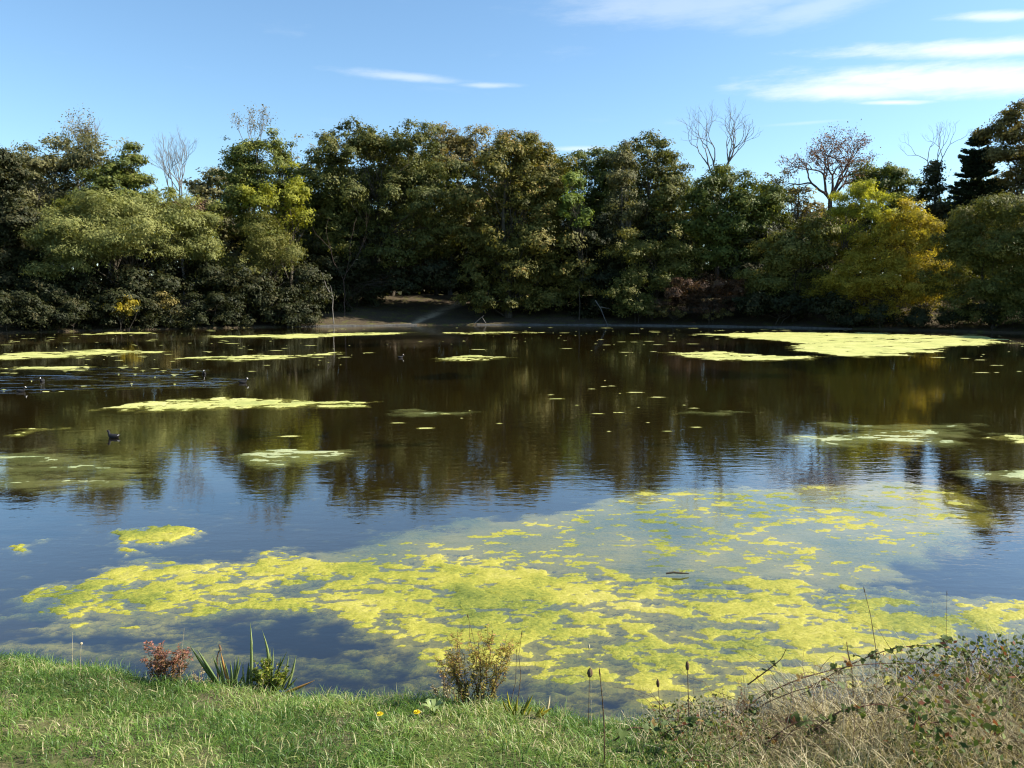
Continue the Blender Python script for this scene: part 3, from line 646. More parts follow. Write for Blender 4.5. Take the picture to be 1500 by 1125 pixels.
# grey poplar and its neighbours
tree('poplar_tree', 'tall grey and green tree with dark upright trunk behind olive saplings', 'tree', 945, 8, [(945, 212, 28, 18), (975, 225, 24, 20), (960, 250, 44, 34), (988, 265, 22, 30), (940, 300, 46, 40), (980, 315, 34, 40), (950, 360, 54, 30)], 'oak', dens=0.72, trunk_r=0.32, branches=56, top=235, hole=0.32, group=G_T, tintshift=0.10)
tree('poplar_tree', 'dull grey leaved tree pressed against the tall dark trunked tree', 'tree', 912, 5.5, [(918, 228, 20, 22), (908, 258, 28, 28), (915, 300, 32, 36), (900, 345, 26, 34)], 'grey', BARKG, dens=0.75, group=G_T, hole=0.35)
tree('sapling', 'light olive sapling cluster below the tall grey green tree', 'tree', 955, 3, [(925, 370, 34, 34), (975, 365, 40, 38), (1000, 385, 30, 26), (940, 410, 46, 34), (985, 410, 40, 22)], 'dwillow', dens=0.7, size=0.22, trunk_r=0.1, multi=3, top=370, group=G_T, tintshift=0.2, hole=0.34)
tree('bush', 'low tangled green bush beside the reddish bramble heap', 'bush', 930, 1.2, [(920, 448, 36, 22), (955, 452, 26, 18), (905, 425, 24, 20)], 'dwillow', dens=0.8, size=0.2, trunk_r=0.06, multi=2, top=440, group=G_B)
tree('bramble_heap', 'reddish brown bramble heap at the far water edge', 'bush', 1040, 1.5, [(1000, 435, 34, 24), (1040, 420, 44, 24), (1075, 432, 28, 24), (1030, 450, 60, 16)], 'brown', dens=1.0, size=0.2, clump=0.5, trunk_r=0.05, multi=3, top=435, group=G_B)
tree('bush', 'pale seeding weeds in front of the reddish bramble heap', 'bush', 985, 0.4, [(955, 455, 10, 18), (975, 455, 10, 18), (995, 458, 12, 14), (1040, 462, 16, 9), (1062, 460, 14, 10)], 'olive', dens=0.7, size=0.16, clump=0.3, trunk_r=0.03, top=455, branches=12, group=G_B)
bare_tree('bare_tree', 'big leafless tree with forked pale branches above green maple', 'tree', 1048, 15, 268, 165, spread=0.55, depth=5, r=0.2, upb=0.07, stems=5, fan=0.40, L0=0.30, nchild=(2, 2), group=G_T, wig=0.17, ratio=0.78)
tree('maple_tree', 'rounded green maple below the big leafless tree', 'tree', 1070, 7, [(1060, 262, 34, 20), (1045, 290, 42, 34), (1100, 285, 44, 36), (1128, 300, 22, 34), (1030, 330, 40, 40), (1085, 335, 56, 42), (1130, 345, 26, 40), (1060, 375, 56, 30), (1115, 380, 36, 26)], 'green', dens=0.8, trunk_r=0.26, branches=56, group=G_T, hole=0.29, tintshift=0.0)
tree('thin_tree', 'sparse brown twiggy tree between maple and spreading red tree', 'tree', 1160, 11, [(1140, 262, 18, 18), (1165, 300, 30, 36), (1185, 330, 30, 30)], 'olive', BARKG, dens=0.35, hole=0.4, branches=50, group=G_T)
bare_tree('spreading_tree', 'wide umbrella shaped tree with few reddish leaves against the sky', 'tree', 1207, 13, 292, 178, 'red', 4200, BARKR, spread=0.7, depth=5, r=0.24, upb=0.015, stems=6, fan=0.46, L0=0.33, nchild=(2, 3), group=G_T, ratio=0.70)
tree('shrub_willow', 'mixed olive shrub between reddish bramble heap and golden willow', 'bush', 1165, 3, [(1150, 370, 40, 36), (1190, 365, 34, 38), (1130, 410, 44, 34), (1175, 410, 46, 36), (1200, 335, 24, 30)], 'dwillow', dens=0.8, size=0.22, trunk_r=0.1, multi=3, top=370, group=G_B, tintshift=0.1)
tree('bush', 'dark brown thicket in the shade beside the concrete lip', 'bush', 1140, 1.3, [(1110, 448, 44, 20), (1170, 448, 50, 22), (1215, 450, 34, 22)], 'under', dens=0.8, trunk_r=0.06, multi=2, top=440, group=G_B)
tree('rear_tree', 'round green tree behind the golden willow', 'tree', 1295, 15, [(1285, 252, 34, 20), (1310, 268, 34, 28), (1270, 275, 30, 30), (1330, 290, 26, 26)], 'green', dens=0.8, group=G_T, tintshift=0.1)
tree('willow_tree', 'lime yellow willow crown rising over the golden willow', 'tree', 1262, 5.5, [(1262, 280, 26, 24), (1245, 305, 30, 30), (1285, 305, 32, 30), (1250, 345, 36, 34), (1300, 335, 34, 32)], 'lime', dens=0.95, size=0.24, aspect=0.33, droop=0.1, clump=0.6, multi=3, trunk_r=0.15, top=330, group=G_T)
tree('willow_tree', 'golden yellow willow bending over the water by the wide algae mat', 'tree', 1300, 2.5, [(1345, 315, 26, 24), (1320, 345, 38, 32), (1360, 345, 28, 30), (1280, 380, 54, 36), (1335, 385, 50, 36), (1240, 415, 46, 34), (1300, 425, 60, 36), (1350, 430, 50, 32), (1210, 430, 26, 26), (1300, 460, 60, 16)], 'gold', dens=0.95, size=0.23, aspect=0.33, droop=0.15, clump=0.65, multi=4, trunk_r=0.14, top=360, branches=50, group=G_T)
tree('ivy_tree', 'narrow ivy clad trunk under the small leafless top', 'tree', 1362, 11, [(1362, 255, 13, 18), (1360, 285, 18, 24), (1365, 320, 24, 24)], 'under', dens=0.9, group=G_T, tintshift=0.1, trunk_r=0.18)
bare_tree('bare_tree', 'small leafless tree top over the ivy clad trunk', 'tree', 1358, 11.3, 258, 178, spread=0.5, depth=5, r=0.1, upb=0.08, stems=3, fan=0.4, L0=0.34, group=G_T, nchild=(2, 2))
tree('chestnut_tree', 'tall tree with airy bronze crown beside the tiered pine', 'tree', 1492, 13, [(1490, 172, 30, 20), (1470, 190, 26, 20), (1510, 195, 40, 30), (1480, 225, 40, 24), (1530, 240, 40, 40), (1500, 265, 36, 24)], 'olive', BARK, dens=0.75, hole=0.32, branches=40, group=G_T, tintshift=-0.15, trunk_r=0.3)
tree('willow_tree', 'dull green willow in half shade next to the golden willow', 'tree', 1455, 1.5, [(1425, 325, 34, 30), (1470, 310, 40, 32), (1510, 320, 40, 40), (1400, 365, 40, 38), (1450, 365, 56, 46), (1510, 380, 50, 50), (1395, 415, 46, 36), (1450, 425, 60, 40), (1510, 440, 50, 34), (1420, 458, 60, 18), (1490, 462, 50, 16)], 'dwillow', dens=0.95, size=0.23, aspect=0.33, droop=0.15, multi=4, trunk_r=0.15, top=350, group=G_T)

# low dark growth that hangs to the water and fills in between the trunks
for px_ in (-40, 10, 60, 105, 150, 215, 265, 310, 345, 400, 445):
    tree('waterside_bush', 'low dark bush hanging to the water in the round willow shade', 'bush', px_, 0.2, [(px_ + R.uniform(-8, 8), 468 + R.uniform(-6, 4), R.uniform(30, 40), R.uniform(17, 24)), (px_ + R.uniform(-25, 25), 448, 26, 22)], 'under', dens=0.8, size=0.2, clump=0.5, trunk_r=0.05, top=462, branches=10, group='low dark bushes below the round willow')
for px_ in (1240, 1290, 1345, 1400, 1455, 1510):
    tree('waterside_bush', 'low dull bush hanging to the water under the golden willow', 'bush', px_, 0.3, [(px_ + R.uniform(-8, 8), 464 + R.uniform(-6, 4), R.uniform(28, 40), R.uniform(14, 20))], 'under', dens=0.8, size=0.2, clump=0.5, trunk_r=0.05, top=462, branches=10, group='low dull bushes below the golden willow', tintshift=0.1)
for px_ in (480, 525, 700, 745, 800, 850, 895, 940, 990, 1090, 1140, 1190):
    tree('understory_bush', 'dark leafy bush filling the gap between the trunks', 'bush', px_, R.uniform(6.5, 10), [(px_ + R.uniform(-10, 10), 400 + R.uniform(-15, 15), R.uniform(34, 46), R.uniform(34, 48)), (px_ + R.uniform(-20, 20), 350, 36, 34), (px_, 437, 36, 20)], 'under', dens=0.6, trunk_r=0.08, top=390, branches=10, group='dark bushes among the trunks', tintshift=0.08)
for px_, py_, lf in ((480, 250, 'oak'), (575, 232, 'oak'), (640, 250, 'oak'), (700, 245, 'olive'), (760, 240, 'oak'), (830, 262, 'green'), (905, 260, 'grey'), (1000, 285, 'green'), (1120, 300, 'grey'), (320, 275, 'grey'), (1210, 330, 'olive'), (30, 260, 'grey'), (1430, 290, 'green')):
    tree('background_tree', {'oak': 'dark green', 'olive': 'pale olive', 'green': 'leafy green', 'grey': 'grey green'}[lf] + ' rear tree whose crown shows behind the lakeside trees', 'tree', px_, R.uniform(15, 21), [(px_, py_, 44, 32), (px_ - 25, py_ + 45, 46, 38), (px_ + 28, py_ + 50, 46, 38), (px_, py_ + 100, 60, 44)], lf, dens=0.6, size=0.36, group='rear trees behind the lakeside trees', branches=14)

# conifer with whorled boughs
def conifer(px, dY, top_py, base_py, half_px, label):
    Y0 = shore_at(px) + dY; sc = Y0 / F; bx = at_depth(px, 470, Y0).x; bz = float(farz(np.array(bx), np.array(Y0)))
    root = empty('pine_tree', (bx, Y0, bz), label, 'tree', G_T)
    zt = at_depth(px, top_py, Y0).z - bz; zb = at_depth(px, base_py, Y0).z - bz
    tb = TB(); tb.tube(curve_pts((0, 0, -0.3), (0, 0, zt), 8, 0, 0.006), np.linspace(0.3, 0.03, 8), 7); link('trunk', tb.mesh('trunk'), root, BARK)
    tb = TB(); P, A = [], []
    nlev = 24
    for i in range(nlev):
        f = i / (nlev - 1); z = zt - 0.25 - f * (zt - zb) + R.normal(0, 0.15)
        L = half_px * sc * (0.13 + 0.87 * f ** 0.75) * R.uniform(0.8, 1.15)
        nb = 7
        for k in range(nb):
            a = k * 2 * math.pi / nb + i * 0.9 + R.normal(0, 0.2); l = L * R.uniform(0.65, 1.1)
            e = np.array([math.cos(a) * l, math.sin(a) * l, z + l * (0.18 - 0.16 * f)]); pp = curve_pts((0, 0, z), e, 5, -0.06, 0.02)
            tb.tube(pp, np.linspace(0.06, 0.012, 5), 4)
            n = int(70 * l + 40); s = R.random(n) ** 0.7
            q = np.array((0, 0, z)) + (e - np.array((0, 0, z))) * s[:, None]; q[:, 2] -= 0.06 * l * np.sin(s * math.pi)
            side = np.array([-math.sin(a), math.cos(a), 0])
            q = q + side * (R.uniform(-1, 1, n) * 0.28 * l * (1.1 - s))[:, None] + R.normal(size=(n, 3)) * 0.1
            P.append(q); A.append(np.tile([math.cos(a), math.sin(a), 0.25], (n, 1)))
    P = np.concatenate(P); A = np.concatenate(A)
    link('branches', tb.mesh('branches'), root, BARK)
    link('crown', leaves_mesh('crown', P, 0.34, np.clip(R.normal(0.45, 0.25, len(P)), 0, 1), 0.4, 0.3, 0.0, A), root, LM['conifer'])
conifer(1416, 14, 193, 335, 52, 'dark tiered pine beside the tall bronze crowned tree')

# trees of the same shore that stand beyond the frame and shade the right end
for i, (x, y, hh) in enumerate([(58, 61, 17), (63, 53, 18), (68, 46, 17), (66, 66, 19), (74, 57, 19)]):
    pxx = 750 + x / y * F; sc = y / F
    ztop = 430 - (hh - H) / sc
    lobes = [(pxx + R.uniform(-60, 60), ztop + 50 + k * 55, 75, 60) for k in range(int((470 - ztop) / 58))]
    tree('shore_tree', 'dull green tree standing on the shore beyond the dull willow', 'tree', pxx, 0, lobes, 'dwillow', dens=0.28, size=0.5, group='trees beyond the right end of shore', absY=y, branches=10, top=ztop + 60)
for i, (x, y, hh) in enumerate([(-60, 56, 16), (-66, 48, 16)]):
    pxx = 750 + x / y * F; sc = y / F; ztop = 430 - (hh - H) / sc
    lobes = [(pxx + R.uniform(-60, 60), ztop + 50 + k * 55, 75, 60) for k in range(int((470 - ztop) / 58))]
    tree('shore_tree', 'dark green tree standing on the shore beyond the ivy tree', 'tree', pxx, 0, lobes, 'under', dens=0.28, size=0.5, group='trees beyond the left end of shore', absY=y, branches=10, top=ztop + 60)

# fallen pale branches at the far water edge
def fallen(px, pts, r, label):
    Y0 = shore_at(px) + 0.1; o = at_depth(px, 476, Y0)
    tb = TB()
    for pl in pts:
        Pp = np.array([tuple(at_depth(a, b, Y0 + dy) - o) for a, b, dy in pl]); tb.tube(Pp, np.linspace(r, r * 0.3, len(Pp)), 5)
    ob = link('fallen_branch', tb.mesh('fallen_branch'), mat=BARKG); ob.location = o
    tag(ob, label, 'branch', 'dead branches at the far water edge')
fallen(885, [[(872, 440, 0.6), (880, 452, 0.2), (885, 465, -0.2), (891, 478, -0.5)], [(880, 450, 0.2), (893, 452, 0.2)]], 0.07, 'pale dead branch dipping into water below the shaded bush')
fallen(700, [[(695, 474, 0), (704, 466, 0.1), (709, 462, 0.2)], [(712, 474, 0), (706, 464, 0.1)]], 0.05, 'crossed pale sticks on the bank below the golden oak')
fallen(490, [[(489, 476, 1), (487, 452, 1), (488, 436, 1.2), (484, 418, 1.4)], [(488, 436, 1.2), (478, 420, 1.2), (472, 400, 1.4)]], 0.07, 'pale broken stems standing in the shade below the dark oak')

# ------------------------------------------------------------------ birds
m, t = mat('feather_black'); nz = t.noise(t.n('ShaderNodeTexCoord').outputs['Object'], 40, 3)
out(t, t.n('ShaderNodeBsdfPrincipled', inp={'Base Color': ramp(t, nz, [(0.3, (0.010, 0.010, 0.011)), (0.7, (0.026, 0.025, 0.025))]), 'Roughness': 0.7, 'Specular IOR Level': 0.15}).outputs[0]); M_BLACK = m
m, t = mat('bill_white'); nz = t.noise(t.n('ShaderNodeTexCoord').outputs['Object'], 60, 2)
out(t, t.n('ShaderNodeBsdfPrincipled', inp={'Base Color': ramp(t, nz, [(0.3, (0.72, 0.68, 0.62)), (0.7, (0.85, 0.82, 0.78))]), 'Roughness': 0.5}).outputs[0]); M_WHITE = m
m, t = mat('bill_red'); nz = t.noise(t.n('ShaderNodeTexCoord').outputs['Object'], 60, 2)
out(t, t.n('ShaderNodeBsdfPrincipled', inp={'Base Color': ramp(t, nz, [(0.3, (0.28, 0.05, 0.03)), (0.7, (0.4, 0.12, 0.04))]), 'Roughness': 0.5}).outputs[0]); M_RED = m
def bird(name, px, py, rz, label, size=1.0, white=True):
    p = water_hit(px, py); root = empty(name, (p.x, p.y, 0.0), label, 'bird', 'water birds swimming on the lake')
    root.rotation_euler = (0, 0, rz); size *= 0.85; root.scale = (size, size, size)
    # one continuous loft: tail, back, breast, neck, head (faces +x)
    sp = [(-0.215, 0.105, 0.008, 0.010), (-0.19, 0.092, 0.030, 0.022), (-0.15, 0.066, 0.062, 0.052), (-0.09, 0.045, 0.088, 0.074), (-0.02, 0.036, 0.096, 0.082), (0.05, 0.040, 0.088, 0.080),
          (0.10, 0.062, 0.066, 0.066), (0.132, 0.105, 0.042, 0.042), (0.142, 0.145, 0.030, 0.031), (0.148, 0.178, 0.030, 0.034), (0.162, 0.200, 0.032, 0.034), (0.185, 0.205, 0.025, 0.026), (0.203, 0.198, 0.010, 0.011)]
    P = np.array([(a, 0, b) for a, b, _, _ in sp]); T = np.gradient(P, axis=0); T /= np.linalg.norm(T, axis=1, keepdims=True)
    N = np.cross(T, [0, 1.0, 0]); k = 12; V = []
    for q, nn, s in zip(P, N, sp):
        for i in range(k):
            a = i * 2 * math.pi / k; V.append(q + np.array([0, 1, 0]) * math.cos(a) * s[2] + nn * math.sin(a) * s[3])
    F_ = [[i * k + j, i * k + (j + 1) % k, (i + 1) * k + (j + 1) % k, (i + 1) * k + j] for i in range(len(sp) - 1) for j in range(k)]
    link('body', mesh_np('body', np.array(V), [np.array(F_)], None, True), root, M_BLACK)
    tb = TB()
    if white: tb.tube([(0.178, 0, 0.236), (0.199, 0, 0.222), (0.212, 0, 0.198), (0.245, 0, 0.184)], [0.010, 0.017, 0.015, 0.003], 8)
    else: tb.tube([(0.188, 0, 0.222), (0.203, 0, 0.212), (0.212, 0, 0.200), (0.236, 0, 0.190)], [0.006, 0.012, 0.011, 0.003], 8)
    link('bill', tb.mesh('bill'), root, M_WHITE if white else M_RED)
    if not white:
        tb = TB(); 
        for s in (-1, 1): tb.tube([(-0.215, s * 0.012, 0.100), (-0.19, s * 0.028, 0.082), (-0.16, s * 0.045, 0.062)], [0.006, 0.012, 0.004], 6)
        link('tail_patch', tb.mesh('tail_patch'), root, M_WHITE)
bird('moorhen', 166, 641, math.pi - 0.2, 'black moorhen with upright tail swimming below the yellow raft', 0.95, False)
bird('coot', 356, 561, 0.15, 'black coot with white bill drawing a long wake')
bird('coot', 299, 548, -1.2, 'coot facing the grass bank inside the rippled wake', 0.95)
bird('coot', 62, 559, -1.4, 'small coot heading to the bank beside slim algae line', 0.9)
bird('coot', 31, 574, 0.1, 'dark coot near the lake edge under the ivy tree', 0.95)
bird('coot', 587, 524, 0.3, 'coot alone beyond the small bright algae scrap', 0.9)

# floating stick in the algae
o = water_hit(992, 844); tb = TB()
tb.tube([(-0.14, 0, 0.035), (-0.05, 0.01, 0.045), (0.05, 0.0, 0.04), (0.15, 0.02, 0.028)], [0.012, 0.014, 0.012, 0.006], 6); tb.tube([(0.03, 0.0, 0.042), (0.08, 0.05, 0.045)], [0.007, 0.003], 5)
ob = link('floating_stick', tb.mesh('stick'), mat=BARK); ob.location = o
tag(ob, 'short dark stick floating among the yellow algae', 'stick')

# ------------------------------------------------------------------ near bank vegetation
G_M = leaf_mat('grass_blade', [(0, (0.045, 0.095, 0.014)), (0.45, (0.105, 0.195, 0.028)), (0.75, (0.20, 0.29, 0.065)), (0.88, (0.34, 0.33, 0.14)), (1, (0.46, 0.40, 0.23))], 0.35, 0.45, 0.35)
D_M = leaf_mat('dry_grass', [(0, (0.13, 0.10, 0.05)), (0.4, (0.30, 0.25, 0.13)), (0.75, (0.48, 0.41, 0.24)), (1, (0.62, 0.55, 0.36))], 0.25, 0.6, 0.2)
BR_M = leaf_mat('bramble_leaf', [(0, (0.035, 0.06, 0.012)), (0.5, (0.085, 0.12, 0.03)), (0.8, (0.17, 0.19, 0.05)), (0.92, (0.22, 0.13, 0.04)), (1, (0.20, 0.07, 0.04))], 0.3, 0.6, 0.2)
IR_M = leaf_mat('iris_leaf', [(0, (0.06, 0.10, 0.025)), (0.5, (0.15, 0.21, 0.06)), (1, (0.34, 0.40, 0.16))], 0.3, 0.35, 0.5)
IRY_M = leaf_mat('iris_leaf_yellow', [(0, (0.14, 0.17, 0.02)), (0.5, (0.33, 0.32, 0.03)), (1, (0.50, 0.42, 0.04))], 0.3, 0.4, 0.4)
IRO_M = leaf_mat('iris_leaf_orange', [(0, (0.33, 0.17, 0.04)), (1, (0.55, 0.33, 0.12))], 0.3, 0.4, 0.4)
RW_M = leaf_mat('willowherb_red', [(0, (0.10, 0.10, 0.025)), (0.45, (0.20, 0.13, 0.06)), (1, (0.30, 0.13, 0.10))], 0.35)
YW_M = leaf_mat('willowherb_yellow', [(0, (0.10, 0.11, 0.02)), (0.4, (0.27, 0.235, 0.045)), (0.8, (0.38, 0.28, 0.08)), (1, (0.33, 0.15, 0.07))], 0.35)
NET_M = leaf_mat('nettle_leaf', [(0, (0.055, 0.09, 0.012)), (0.6, (0.15, 0.19, 0.03)), (1, (0.30, 0.27, 0.04))], 0.35)
ST_M = bark_mat('dead_stalk', (0.06, 0.035, 0.022), (0.15, 0.10, 0.06), 40)
PAL_M = bark_mat('pale_stalk', (0.30, 0.25, 0.15), (0.48, 0.42, 0.28), 40)
CANE_M = bark_mat('bramble_cane', (0.07, 0.03, 0.025), (0.16, 0.09, 0.05), 30)
DAN_M = leaf_mat('dandelion_yellow', [(0, (0.55, 0.40, 0.01)), (1, (0.75, 0.60, 0.02))], 0.2)

def blades(P, L, wd, lean, tint, curl=0.5, seg=2):
    """curved tapering blades at P; returns V, faces, tint"""
    n = len(P); a = R.uniform(0, 2 * math.pi, n)
    d = np.stack([np.cos(a), np.sin(a), np.zeros(n)], 1); side = np.stack([-np.sin(a), np.cos(a), np.zeros(n)], 1)
    side = side * np.cos(0.6) + d * np.sin(0.6) * R.choice([-1, 1], n)[:, None]
    th = lean; pts = [P]; q = P.copy(); s = L / (seg + 1)
    for i in range(seg + 1):
        dirv = d * np.sin(th)[:, None] + np.array([0, 0, 1.0]) * np.cos(th)[:, None]
        q = q + dirv * s[:, None]; pts.append(q); th = th + curl * R.uniform(0.4, 1.4, n)
    V = []
    for i in range(seg + 1):
        ww = (wd * (1 - 0.55 * (i / (seg + 1)) ** 1.5))[:, None]
        V += [pts[i] - side * ww, pts[i] + side * ww]
    V.append(pts[-1]); k = len(V)
    V = np.stack(V, 1).reshape(-1, 3); b = np.arange(n)[:, None] * k
    Fq = np.concatenate([b + np.array([[2 * i, 2 * i + 1, 2 * i + 3, 2 * i + 2]]) for i in range(seg)])
    Ft = b + np.array([[2 * seg, 2 * seg + 1, 2 * seg + 2]])
    return V, Fq, Ft, np.repeat(tint, k)
def blade_obj(name, sets, material, label=None, cat=None, parent=None, kind='stuff'):
    V, Q, T3, A = [], [], [], []; off = 0
    for v, q, t3, a in sets:
        V.append(v); Q.append(q + off); T3.append(t3 + off); A.append(a); off += len(v)
    me = mesh_np(name, np.concatenate(V), [np.concatenate(Q), np.concatenate(T3)], {'tint': np.concatenate(A)}, True)
    o = link(name, me, parent, material); tag(o, label, cat, kind=kind); return o

# short grass
n = 165000
gx = R.uniform(-6.6, 6.6, n); gy = R.uniform(2.4, 7.2, n)
ge = edgeY(gx); ok = gy < ge + 0.07 + R.normal(0, 0.04, n)
patch = fbm(gx * 1.5, gy * 1.5, 4, 61); bare = fbm(gx * 0.9 + 5, gy * 2.0, 3, 62)
bare_zone = np.exp(-((gx + 2.75) / 0.7) ** 2 - ((gy - 3.75) / 0.28) ** 2) + 0.8 * np.exp(-((gx + 1.9) / 0.22) ** 2 - ((gy - 5.35) / 0.12) ** 2) + 0.7 * np.exp(-((gx - 0.15) / 0.25) ** 2 - ((gy - 5.05) / 0.10) ** 2)
thin = np.clip((gx - 1.2) / 1.2, 0, 0.75)
ok &= R.random(n) > np.clip(bare_zone * 0.95, 0, 0.95) + np.clip((0.40 - bare) * 3, 0, 0.5) + thin
gx, gy, patch = gx[ok], gy[ok], patch[ok]; n = len(gx)
tuft = fbm(gx * 5, gy * 5, 3, 63)
Lg = (0.045 + 0.10 * np.clip(tuft * 1.6 - 0.35, 0, 1)) * R.uniform(0.6, 1.5, n)
tnt = np.clip(0.33 + (patch - 0.5) * 1.3 + R.normal(0, 0.16, n), 0, 0.78); dead = R.random(n) < 0.10 + 0.22 * (patch > 0.58); tnt[dead] = R.uniform(0.8, 1.0, dead.sum())
Pg = np.stack([gx, gy, nearz(gx, gy) - 0.006], 1)
bl = blades(Pg, Lg, R.uniform(0.0016, 0.0034, n), np.abs(R.normal(0.5, 0.4, n)), tnt, 0.7, 2)
blade_obj('grass', [bl], G_M, 'short green lawn grass on the near bank', 'grass')

# rough verge of taller grass and seed stems along the brink
n = 5200
vx = R.uniform(-6.5, 2.2, n); vy = edgeY(vx) + R.normal(-0.02, 0.07, n)
Pv = np.stack([vx, vy, nearz(vx, vy) - 0.01], 1)
bl = blades(Pv, R.uniform(0.06, 0.17, n), R.uniform(0.0012, 0.0026, n), np.abs(R.normal(0.25, 0.25, n)), np.clip(R.normal(0.45, 0.25, n), 0, 1), 0.4, 2)
blade_obj('verge_grass', [bl], G_M, 'ragged longer grass fringing the bank brink', 'grass')

# tall dry grass on the right
def thick_h(X): return np.interp(X, [0.4, 0.9, 1.5, 2.2, 3.0, 4.5, 7], [0.05, 0.18, 0.34, 0.52, 0.62, 0.62, 0.6])
n = 15000
tx = 0.6 + 6.2 * R.random(n) ** 0.85; ty = edgeY(tx) - 1.75 + 1.85 * R.random(n) ** 0.8
keep = R.random(n) < np.clip((tx - 0.5) / 1.1, 0.05, 1); tx, ty = tx[keep], ty[keep]; n = len(tx)
Lt = thick_h(tx) * R.uniform(0.45, 1.2, n) * np.clip(0.55 + (ty - edgeY(tx) + 1.75) / 2.2, 0.45, 1.1)
Pt = np.stack([tx, ty, nearz(tx, ty) - 0.01], 1)
cl_ = fbm(tx * 2.2, ty * 2.2, 3, 71)
b1 = blades(Pt, Lt, R.uniform(0.0011, 0.0026, n), np.abs(R.normal(0.35, 0.38, n)), np.clip(0.12 + cl_ * 0.75 + R.normal(0, 0.25, n), 0, 1), 0.38, 3)
blade_obj('tall_dry_grass', [b1], D_M, 'tall straw coloured dry grass mixed with brambles on the bank', 'grass')
# green leaves low in the thicket
n = 26000
ux = 0.9 + 5.8 * R.random(n); uy = edgeY(ux) - 1.7 + 1.75 * R.random(n)
k = fbm(ux * 1.7, uy * 1.7, 3, 81) > 0.47 + np.clip((2.2 - ux) * 0.06, 0, 0.1); ux, uy = ux[k], uy[k]; n = len(ux)
uz = nearz(ux, uy) + thick_h(ux) * 1.0 * R.random(n) ** 1.1
blm = leaves_mesh('thicket_leaves', np.stack([ux, uy, uz], 1), 0.024 + 0.014 * (ux > 2), np.clip(R.normal(0.52, 0.27, n), 0, 1), 0.6, 0.4)
tag(link('thicket_leaves', blm, mat=BR_M), 'small mixed green leaves low among the dry grass', 'undergrowth', kind='stuff')
# dead brown tangle in the thicket
tb = TB()
for _ in range(700):
    x = 1.0 + 5.4 * R.random(); y = float(edgeY(x)) - 1.4 + 1.4 * R.random(); z = float(nearz(x, y)) + float(thick_h(x)) * R.uniform(0.1, 0.8)
    a = R.uniform(0, 2 * math.pi); l = R.uniform(0.12, 0.45); p0 = np.array([x, y, z]); p1 = p0 + np.array([math.cos(a) * l, math.sin(a) * l, R.normal(0, 0.12)])
    tb.tube(curve_pts(p0, p1, 4, 0.1, 0.06), np.linspace(0.0025, 0.001, 4), 3)
tag(link('dead_twig_tangle', tb.mesh('tangle'), mat=ST_M), 'tangle of dead brown twigs inside the dry thicket', 'twigs', kind='stuff')

# --- sword leaf plants
def sword(name, parent, base, tip, wpx, Y, material, tint=0.4, bend=0.0, fold=0.25, dy=0.0):
    """a single sword-shaped leaf with a keel, from photo-measured base and tip at a real distance"""
    a = at_depth(base[0], base[1], Y) ; b = at_depth(tip[0], tip[1], Y + dy); n = 7
    wd = 1.0 * wpx * Y / F / 2; o = parent.location
    ax = (b - a); L = ax.length; ax.normalize(); sd = Vector((ax.z, 0.25, -ax.x)).normalized(); nr = ax.cross(sd).normalized()
    V, A = [], []
    for i in range(n):
        f = i / (n - 1); c = a + (b - a) * f + sd * (bend * L * math.sin(f * math.pi) * 0.5) + sd * bend * L * f * f * 0.2
        w_ = wd * (1 - f ** 1.9) * (0.85 + 0.35 * math.sin(f * 2.4)) + 0.0004
        for q in (c - sd * w_, c + nr * w_ * fold, c + sd * w_, c - nr * w_ * fold): V.append(tuple(q - o)); A.append(min(1, tint + 0.25 * f))
    F_ = [[i * 4 + k, i * 4 + (k + 1) % 4, (i + 1) * 4 + (k + 1) % 4, (i + 1) * 4 + k] for i in range(n - 1) for k in range(4)]
    return link(name, mesh_np(name, np.array(V), [np.array(F_)], {'tint': np.array(A)}, True), parent, material)

def zp(x, y): return (200 + x / 5.357, 880 + y / 5.357)
gp = ground_hit(345, 1010); YI = gp.y + 0.05
iris = empty('iris_plant', gp, 'clump of green sword leaved iris at the water edge', 'plant')
for b, t_, wd, tn, bd in [((635, 660), (418, 345), 6, 0.15, -0.02), ((640, 650), (470, 370), 5, 0.35, 0.0), ((692, 660), (598, 420), 4.5, 0.2, -0.04), ((690, 660), (650, 440), 3.5, 0.55, 0.0), ((725, 670), (690, 470), 4, 0.3, 0.02), ((745, 670), (735, 470), 3.6, 0.45, 0.03),
                          ((770, 670), (802, 430), 4.6, 0.3, 0.0), ((760, 670), (820, 470), 3, 0.5, 0.02), ((800, 670), (850, 560), 3.5, 0.25, 0.0), ((760, 670), (775, 440), 3, 0.6, 0.0)]:
    sword('leaf', iris, zp(*b), zp(*t_), wd, YI, IR_M, tn, bd)
o = sword('leaf', iris, zp(735, 670), zp(662, 392), 5, YI, IRO_M, 0.3, -0.05); tag(o, 'withered brown bent iris leaf')
tb = TB(); q = [at_depth(*zp(x, y), YI + 0.03) - gp for x, y in ((640, 640), (632, 450), (645, 400), (662, 385))]; tb.tube(q, [0.006, 0.006, 0.005, 0.004], 6); link('stem', tb.mesh('stem'), iris, ST_M)
tb = TB(); q = [at_depth(*zp(x, y), YI + 0.03) - gp for x, y in ((662, 390), (655, 365), (648, 343))]; tb.tube(q, [0.009, 0.011, 0.006], 6); link('seed_head', tb.mesh('seed_head'), iris, ST_M)
gp = ground_hit(398, 1014); YI = gp.y + 0.05
iris2 = empty('iris_plant', gp, 'iris clump with tall pale blades rising out of nettles', 'plant')
